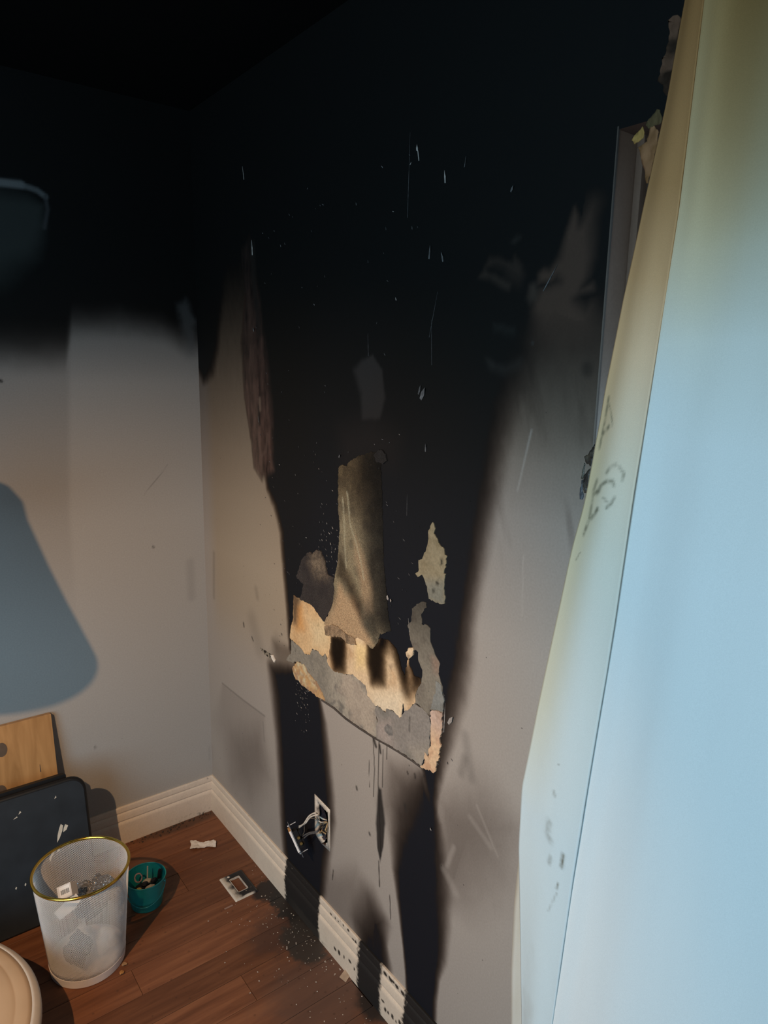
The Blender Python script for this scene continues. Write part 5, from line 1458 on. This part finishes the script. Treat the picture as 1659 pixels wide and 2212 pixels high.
lump('yellow_lump', -.028, -.016, .070, .008, (1.3, 1, .8), plain('yellow_bits', (0.45, 0.36, 0.10), var=.2), 'small yellow piece at the left of the turquoise bucket', 24, 'lump')
lump('dark_scrap', .024, -.008, .074, .013, (1, .8, .8), M_DARKB, 'black lump at the right side of the turquoise bucket', 25, 'scrap')
lump('dark_scrap', -.006, -.008, .074, .011, (1.2, .8, .7), M_DARKB, 'black lump between the cream pieces in the turquoise bucket', 26, 'scrap')
bm = bmesh.new()
tube(bm, [(KC.x - .014 + .011 * math.cos(a), KC.y + .026 + .006 * math.sin(a), .078 + .011 * math.sin(a)) for a in np.linspace(0, 2 * math.pi, 20, endpoint=False)], .0024, 6, True)
tag(from_bm('bottle_ring', bm, plain('ring_pink', (0.35, 0.24, 0.22), var=.2), None, loc=(KC.x - .014, KC.y + .026, .078), smooth=True), 'small dusty ring at the back of the turquoise bucket', 'ring')
bm = bmesh.new()
tube(bm, [(KC.x + .008, KC.y + .010, .062), (KC.x + .014, KC.y + .018, .112)], .0020, 8)
tag(from_bm('thin_rod', bm, plain('rod_grey', (0.55, 0.47, 0.38), var=.1), None, loc=(KC.x + .008, KC.y + .01, .062)), 'thin pale rod standing up in the turquoise bucket', 'rod')
bm = bmesh.new()
tube(bm, [(KC.x + .043, KC.y + .004, .066), (KC.x + .047, KC.y + .004, .092)], .0060, 8)
tube(bm, [(KC.x + .047, KC.y + .004, .0915), (KC.x + .0478, KC.y + .004, .096)], .0030, 8)
tag(from_bm('small_bottle', bm, M_DARKB, None, loc=(KC.x + .043, KC.y + .004, .066)), 'dark slim tube leaning on the right wall of the turquoise bucket', 'tube')

# ------------------------------------------------------------------ boards leaning in the corner of the left wall
def lean(name, x0, x1, ytop, ztop, ybot, th, rc, mat, label, cat, inset=None):
    """upright panel leaning back to the left wall; returns the root and its local frame"""
    L = math.hypot(ztop, ytop - ybot)
    upd = Vector((0, ytop - ybot, ztop)).normalized()
    nrm = Vector((0, -upd.z, upd.y)).normalized()
    O = Vector((x0, ybot, 0.0))
    def at(u, v, w=0.0):
        return O + Vector((u, 0, 0)) + upd * v + nrm * w
    return at, L
# dark panel with rounded corners
PX0, PX1 = -1.02, [(-0.4973,0.2132)][0][0]
TZ = [(-0.5470,0.3962)][0][1]
at, L = lean('p', PX0, PX1, -0.150, TZ, -0.222, .022, .05, None, '', '')
W_ = PX1 - PX0
dp = empty('leaning_panel', at(W_ / 2, 0), 'dark navy panel with rounded corners and white paint chips leaning behind the wastebasket', 'panel')
def rounded(w, h, r, n=8):
    pts = []
    for cx_, cy_, a0 in ((w - r, h - r, 0), (r, h - r, 90), (r, r, 180), (w - r, r, 270)):
        for k in range(n + 1):
            a = math.radians(a0 + 90 * k / n)
            pts.append((cx_ + r * math.cos(a), cy_ + r * math.sin(a)))
    return pts
def prism(bm, outline, atf, w0, w1, inset=0.0):
    A = [bm.verts.new(atf(u, v, w0)) for u, v in outline]
    B = [bm.verts.new(atf(u, v, w1)) for u, v in outline]
    n = len(outline)
    for k in range(n):
        bm.faces.new((A[k], A[(k + 1) % n], B[(k + 1) % n], B[k]))
    bm.faces.new(A[::-1])
    bm.faces.new(B)
M_NAVY = plain('navy_laminate', (0.020, 0.026, 0.034), rough=0.55, var=0.2, scale=14, spec=0.35)
M_EDGE = plain('black_edging', (0.006, 0.006, 0.007), rough=0.5)
ol = rounded(W_, L, .040)
bm = bmesh.new()
prism(bm, ol, at, .003, .0205)
face_ = from_bm('panel_face', bm, M_NAVY, dp)
bm = bmesh.new()
tube(bm, [at(u, v, .0115) for u, v in rounded(W_, L, .040)], .0095, 8, True)
from_bm('edge_band', bm, M_EDGE, dp, smooth=True)['label'] = 'black rounded edge band'
chips = [([(.0, 0), (.008, .010), (.018, .030), (.022, .046), (.016, .052), (.010, .040), (.004, .022)], (-.092, -.175)), ([(0, 0), (.010, .004), (.016, .016), (.008, .022), (.003, .012)], (-.072, -.150)),
         ([(0, 0), (.006, .012), (.016, .026), (.024, .030), (.016, .034), (.006, .024), (-.003, .010)], (-.116, -.225)), ([(0, 0), (.007, .003), (.009, .010), (.002, .010)], (-.095, -.205)), ([(0, 0), (.006, .002), (.005, .008)], (-.085, -.040)), ([(0, 0), (.012, .003), (.010, .006)], (-.20, -.062)), ([(0, 0), (.008, .004), (.005, .009)], (-.185, -.052)),
         ([(0, 0), (.004, .001), (.003, .006)], (-.155, -.245)), ([(0, 0), (.003, .006), (.001, .009), (-.002, .004)], (-.215, -.27)), ([(0, 0), (.003, .006), (.001, .010), (-.002, .004)], (-.190, -.27)), ([(0, 0), (.003, .006), (.001, .008), (-.002, .004)], (-.165, -.275))]
for pl, (ou, ov) in chips:
    bm = bmesh.new()
    prism(bm, [(W_ + ou + u, L + ov + v) for u, v in pl], at, .0203, .0212)
    from_bm('paint_chip', bm, plain('chip_white', (0.62, 0.58, 0.50), var=.15), face_)
# second dark panel just behind it: only its top corner shows
bx_, bz_ = [(-0.5387,0.4097)][0]
at2, L2 = lean('p2', -1.02, bx_, -0.128, bz_, -0.200, .02, .004, None, '', '')
W2 = bx_ + 1.02
bm = bmesh.new()
prism(bm, rounded(W2, L2, .004, 3), at2, 0.0, .018)
tag(from_bm('black_board', bm, M_EDGE, None, loc=at2(W2 / 2, 0)), 'plain black board, only its top edge showing behind the navy panel', 'board')
# pine board against the wall
bw = [(-0.5434,0.5610)][0]
WX1 = bw[0]
at3, L3 = lean('p3', -1.02, WX1, -0.004, bw[1], -0.085, .018, .002, None, '', '')
W3 = WX1 + 1.02
def pine():
    m, t, b = nt('pine_veneer')
    tc = nd(t, 'ShaderNodeTexCoord')
    mp = nd(t, 'ShaderNodeMapping')
    mp.inputs['Scale'].default_value = (20.0, 20.0, 1.1)
    t.links.new(tc.outputs['Object'], mp.inputs['Vector'])
    g = nd(t, 'ShaderNodeTexNoise', i_Scale=2.0, i_Detail=5.0, i_Distortion=0.5)
    t.links.new(mp.outputs[0], g.inputs['Vector'])
    cr = nd(t, 'ShaderNodeValToRGB')
    cr.color_ramp.elements[0].position, cr.color_ramp.elements[0].color = 0.3, (0.34, 0.175, 0.062, 1)
    cr.color_ramp.elements[1].position, cr.color_ramp.elements[1].color = 0.7, (0.50, 0.275, 0.110, 1)
    t.links.new(g.outputs['Fac'], cr.inputs['Fac'])
    t.links.new(cr.outputs['Color'], b.inputs['Base Color'])
    b.inputs['Roughness'].default_value = 0.5
    return m
wb = empty('pine_board', at3(W3 / 2, 0), 'light pine wood board leaning on the left wall behind the dark panels', 'board')
bm = bmesh.new()
prism(bm, rounded(W3, L3, .002, 2), at3, 0.0, .018)
from_bm('board', bm, pine(), wb)
M_HOLE = plain('knob_hole', (0.10, 0.07, 0.05), rough=0.7)
for px_, nm in (([(-0.6917,0.4888)][0], 'hole'), ([(-0.7060,0.3598)][0], 'hole')):
    u = px_[0] + 1.02
    v = px_[1] * L3 / bw[1]
    bm = bmesh.new()
    prism(bm, [(u + .016 * math.cos(a), v + .022 * math.sin(a)) for a in np.linspace(0, 2 * math.pi, 24, endpoint=False)], at3, .0178, .0186)
    from_bm(nm, bm, M_HOLE, wb)['label'] = 'round dark hole'
bm = bmesh.new()
u, v = W3 - .048, L3 - .165
prism(bm, [(u - .0018, v - .012), (u + .0016, v - .012), (u + .0005, v + .013), (u - .0008, v + .012)], at3, .0178, .0184)
from_bm('knot_mark', bm, M_HOLE, wb)

# ------------------------------------------------------------------ round cream seat at the lower left
SX, SY, SR, SZ = -1.103, -0.657, 0.365, 0.20
st = empty('round_stool', (SX, SY, 0), 'low round cream seat with a paler rim, cut off at the lower left corner', 'stool')
M_CREAM = plain('cream_vinyl', (0.53, 0.37, 0.235), rough=0.55, var=0.05, scale=9)
M_RIMV = plain('pale_rim', (0.54, 0.46, 0.38), rough=0.45, var=0.04)
bm = bmesh.new()
lathe(bm, [(0, SZ + .012), (.12, SZ + .0115), (.20, SZ + .010), (.262, SZ + .0072), (.2645, SZ + .0060), (.267, SZ + .0070), (.300, SZ + .0045), (.3095, SZ + .0034), (.3115, SZ + .0024), (.3135, SZ + .0030), (.335, SZ - .0010), (.346, SZ - .0040), (.346, SZ - .03)], (SX, SY, 0), 128)
from_bm('cushion', bm, M_CREAM, st, smooth=True)
bm = bmesh.new()
lathe(bm, [(.3455, SZ - .0036), (.352, SZ - .0058), (.360, SZ - .0105), (SR, SZ - .018), (SR, SZ - .028), (.358, SZ - .036), (.3455, SZ - .036)], (SX, SY, 0), 128, True)
from_bm('rim', bm, M_RIMV, st, smooth=True)['label'] = 'paler rounded rim'
bm = bmesh.new()
lathe(bm, [(.0, .001), (.25, .001), (.255, .004), (.300, SZ - .030), (0, SZ - .030)], (SX, SY, 0), 64)
from_bm('base', bm, plain('stool_base', (0.05, 0.045, 0.04), rough=0.6), st, smooth=False)

# ------------------------------------------------------------------ added lamp, unseen: its bell shade is shaped to cast the left wall's shadow
FX, FY = -1.016, -0.567
fl = empty('shadow_casting_lamp', (FX, FY, HGT), 'unlit hanging lamp with a bell shade, added out of view to cast the shadow on the left wall', 'lamp')
bm = bmesh.new()
lathe(bm, [(.175, 1.19), (.158, 1.24), (.142, 1.285), (.118, 1.36), (.094, 1.444), (.090, 1.475), (.076, 1.497), (.050, 1.508), (.012, 1.512), (.012, 1.510), (.049, 1.506), (.074, 1.495), (.088, 1.474), (.092, 1.443), (.116, 1.359), (.140, 1.284), (.156, 1.24), (.173, 1.19)], (FX, FY, 0), 64, True)
from_bm('lamp_shade', bm, plain('shade_cloth', (0.16, 0.155, 0.15), rough=0.8), fl, smooth=True)
bm = bmesh.new()
tube(bm, [(FX, FY, 1.50), (FX, FY, HGT)], .003, 8)
from_bm('cord', bm, M_BLACKP, fl, smooth=True)
bm = bmesh.new()
lathe(bm, [(0, 2.405), (.05, 2.41), (.055, 2.44), (0, 2.44)], (FX, FY, 0), 32)
from_bm('ceiling_cap', bm, M_BLACKP, fl, smooth=True)

# ------------------------------------------------------------------ small things on the floor
# loose cover plate
a_, b_, c_, d_ = [Vector((*p, 0)) for p in [(-0.1422,-0.3742),(-0.0601,-0.3756),(-0.0772,-0.4978),(-0.1478,-0.5002)]]
eu = ((b_ - a_) + (c_ - d_)).normalized()
ev = Vector((-eu.y, eu.x, 0))
if ev.dot(d_ - a_) < 0:
    ev = -ev
ctr = (a_ + b_ + c_ + d_) / 4
PWID, PHGT = .080, .122
cp = empty('cover_plate', (ctr.x, ctr.y, 0), 'soot blackened outlet cover plate lying on the floor by the right wall', 'cover plate')
def c_plate(uv):
    u, v = uv[:, 0] / PWID + .5, uv[:, 1] / PHGT + .5
    n = fbm(uv[:, 0] * 60, uv[:, 1] * 60, 161)
    c = np.tile(np.array((0.012, 0.012, 0.014)), (len(uv), 1))
    c = mixc(c, (0.52, 0.47, 0.40), np.clip(1 - sstep(0.04, 0.30, u + 0.16 * n - 0.04 * v), 0, 1) * (1 - 0.8 * np.exp(-((u - .33) ** 2 + (v - .78) ** 2) / .012)))
    c = mixc(c, (0.03, 0.03, 0.035), 0.8 * (1 - sstep(.0, .18, v + .12 * n)) * sstep(.12, .3, u))
    c = mixc(c, (0.62, 0.56, 0.48), sstep(0.955, 0.985, v + 0.02 * n) * (1 - sstep(.7, .9, u)))
    c = mixc(c, (0.62, 0.55, 0.46), 1 - sstep(.02, .05, u))
    sp = sstep(.25, .5, fbm(uv[:, 0] * 170, uv[:, 1] * 170, 163)) * sstep(.45, .7, u) * sstep(.72, .85, v)
    c = mixc(c, (0.55, 0.48, 0.38), 0.9 * sp)
    c = mixc(c, (0.75, 0.72, 0.66), (np.hypot(uv[:, 0] + .014, uv[:, 1] + .048) < .0035).astype(float))
    return c
us = np.linspace(-PWID / 2, PWID / 2, 42)
vs_ = np.linspace(-PHGT / 2, PHGT / 2, 62)
UU, VV = np.meshgrid(us, vs_, indexing='ij')
uv = np.stack([UU.ravel(), VV.ravel()], 1)
edge = np.minimum(PWID / 2 - np.abs(uv[:, 0]), PHGT / 2 - np.abs(uv[:, 1]))
hh = np.where(edge < .001, 0.0, 0.0035 + 0.0028 * sstep(0, .006, edge))
Vp = np.array([tuple(ctr + eu * a + ev * b) for a, b in uv])
Vp[:, 2] = hh
Fp = grid_faces(42, 62)
cn = uv[Fp].mean(1)
Fp = Fp[~((np.abs(cn[:, 0]) < .0165) & (np.abs(cn[:, 1]) < .0335))]
link('plate', mesh_np('plate', Vp, Fp, painted('sooty_plate', rough=0.35, gamp=0.1, bump=0.05, spec=0.5), c_plate(uv)), cp)
bm = bmesh.new()
for lo, hi in (((-.0178, -.0348), (-.0160, .0348)), ((.0160, -.0348), (.0178, .0348)), ((-.0178, -.0348), (.0178, -.0330)), ((-.0178, .0330), (.0178, .0348))):
    r = bmesh.ops.create_cube(bm, size=1.0)
    for v in r['verts']:
        a = lo[0] + (v.co.x + .5) * (hi[0] - lo[0])
        b = lo[1] + (v.co.y + .5) * (hi[1] - lo[1])
        v.co = ctr + eu * a + ev * b + Vector((0, 0, .0005 + (v.co.z + .5) * .0067))
from_bm('opening_edge', bm, plain('opening_edge', (0.48, 0.42, 0.36), var=.2), cp)['label'] = 'pale inner edge of the opening'
# white wrapper
wp_ = [(-0.1502,-0.1395),(-0.1373,-0.1458),(-0.1254,-0.1667),(-0.1056,-0.1810),(-0.0806,-0.1837),(-0.0781,-0.1978),(-0.0917,-0.2243),(-0.1090,-0.2088),(-0.1319,-0.1982),(-0.1556,-0.1900),(-0.1677,-0.1783),(-0.1562,-0.1626)]
pts, tris, loop = piece2d(wp_, .004, .0012, 171, .004)
hz_ = 0.007 + 0.006 * fbm(pts[:, 0] * 60, pts[:, 1] * 60, 173)
me = bpy.data.meshes.new('wrapper')
me.from_pydata([(float(p[0]), float(p[1]), float(max(.0015, h_))) for p, h_ in zip(pts, hz_)], [], [tuple(f) for f in tris])
me.materials.append(plain('wrapper_white', (0.78, 0.74, 0.70), rough=0.35, var=.05))
o = tag(link('wrapper', me, None, loc=(wp_[2][0], wp_[2][1], 0.0)), 'small crumpled white wrapper on the floor near the corner', 'wrapper')
md = o.modifiers.new('thickness', 'SOLIDIFY')
md.thickness = .0008
for (px_, nm, lab, col_) in (([(-0.5049,-0.5335)][0], 'tan_crumb', 'larger tan crumb on the floor right of the wastebasket base', (0.34, 0.20, 0.10)), ([(-0.5188,-0.5578)][0], 'orange_crumb', 'orange brown crumb nearest the wastebasket base', (0.42, 0.20, 0.06))):
    crumple(nm, (px_[0], px_[1], .005), .008, (1.2, .9, .6), .6, plain(nm, col_, var=.3, scale=200), lab, 'crumb', 31 + len(nm), 2)
ps = [(-0.1737,-0.5047)][0]
bm = bmesh.new()
box(bm, (ps[0] - .014, ps[1] - .003, .0004), (ps[0] + .014, ps[1] + .003, .0016), None, .0004)
tag(from_bm('paint_flake', bm, plain('flake_pink', (0.30, 0.19, 0.15), var=.2), None, loc=(ps[0], ps[1], 0)), 'narrow pinkish paint flake on the floor just below the cover plate', 'paint flake')
pc = [(-0.0228,-0.9361),(0.0019,-0.9276),(-0.0271,-0.9515)]
bm = bmesh.new()
vsq = [bm.verts.new((p[0] + dx, p[1] + dy, zz)) for p, dx, dy, zz in ((pc[0], -.010, -.012, .001), (pc[1], .012, .0, .006), (pc[1], .004, .018, .010), (pc[0], -.016, .010, .004))]
vsb = [bm.verts.new(v.co - Vector((0, 0, .0009))) for v in vsq]
bm.faces.new(vsq)
bm.faces.new(vsb[::-1])
for k in range(4):
    bm.faces.new((vsq[k], vsb[k], vsb[(k + 1) % 4], vsq[(k + 1) % 4]))
tag(from_bm('paint_flake', bm, plain('flake_tan', (0.40, 0.30, 0.22), var=.2), None, loc=(pc[0][0], pc[0][1], 0)), 'broad tan paint flake against the foot of the right baseboard', 'paint flake')
# crumbs and plaster dust strewn along the burnt wall
def crumbs(name, spots, mat):
    bm = bmesh.new()
    for x, y, r in spots:
        q_ = bmesh.ops.create_icosphere(bm, subdivisions=1, radius=r)
        k = random.uniform(.4, .9)
        for v in q_['verts']:
            v.co = Vector((x + v.co.x * random.uniform(.6, 1.5), y + v.co.y * random.uniform(.6, 1.5), max(.0003, r * k * .8 + v.co.z * k)))
    return tag(from_bm(name, bm, mat), None, None, None, 'stuff')
sp = []
for k in range(170):
    y = -random.triangular(.35, 1.25, .75)
    x = -0.02 - abs(random.gauss(0, .085))
    sp.append((x, y, random.choice((.0006, .0008, .0010, .0014, .0019))))
for p in [(-0.1927,-0.5650),(-0.1457,-0.5948),(-0.0992,-0.6842),(-0.0274,-0.6535),(-0.0626,-0.7088),(-0.0462,-0.7163),(-0.0324,-0.7653),(-0.0533,-0.8814),(-0.0981,-0.8995),(-0.1066,-0.7529),(-0.2725,-0.6919),(-0.1576,-0.2507),(-0.2479,-0.5202),(-0.0480,-0.8363),(-0.0066,-0.6962),(-0.0763,-0.7542),(-0.1201,-0.7223),(-0.0791,-0.9903),(-0.2229,-0.8044),(-0.0730,-0.6249)]:
    sp.append((p[0], p[1], random.choice((.0013, .0018, .0022))))
tag(crumbs('plaster_crumbs', sp, plain('plaster_crumb', (0.50, 0.44, 0.38), var=.3, scale=300)), 'pale plaster crumbs strewn over the floor along the burnt wall', 'debris')
sp = []
for k in range(80):
    sp.append((-random.uniform(.02, .34), -0.018 - abs(random.gauss(0, .012)), random.uniform(.001, .003)))
tag(crumbs('dark_debris', sp, plain('dark_debris', (0.035, 0.028, 0.022), var=.3)), 'dark grit lying along the foot of the left baseboard', 'debris')
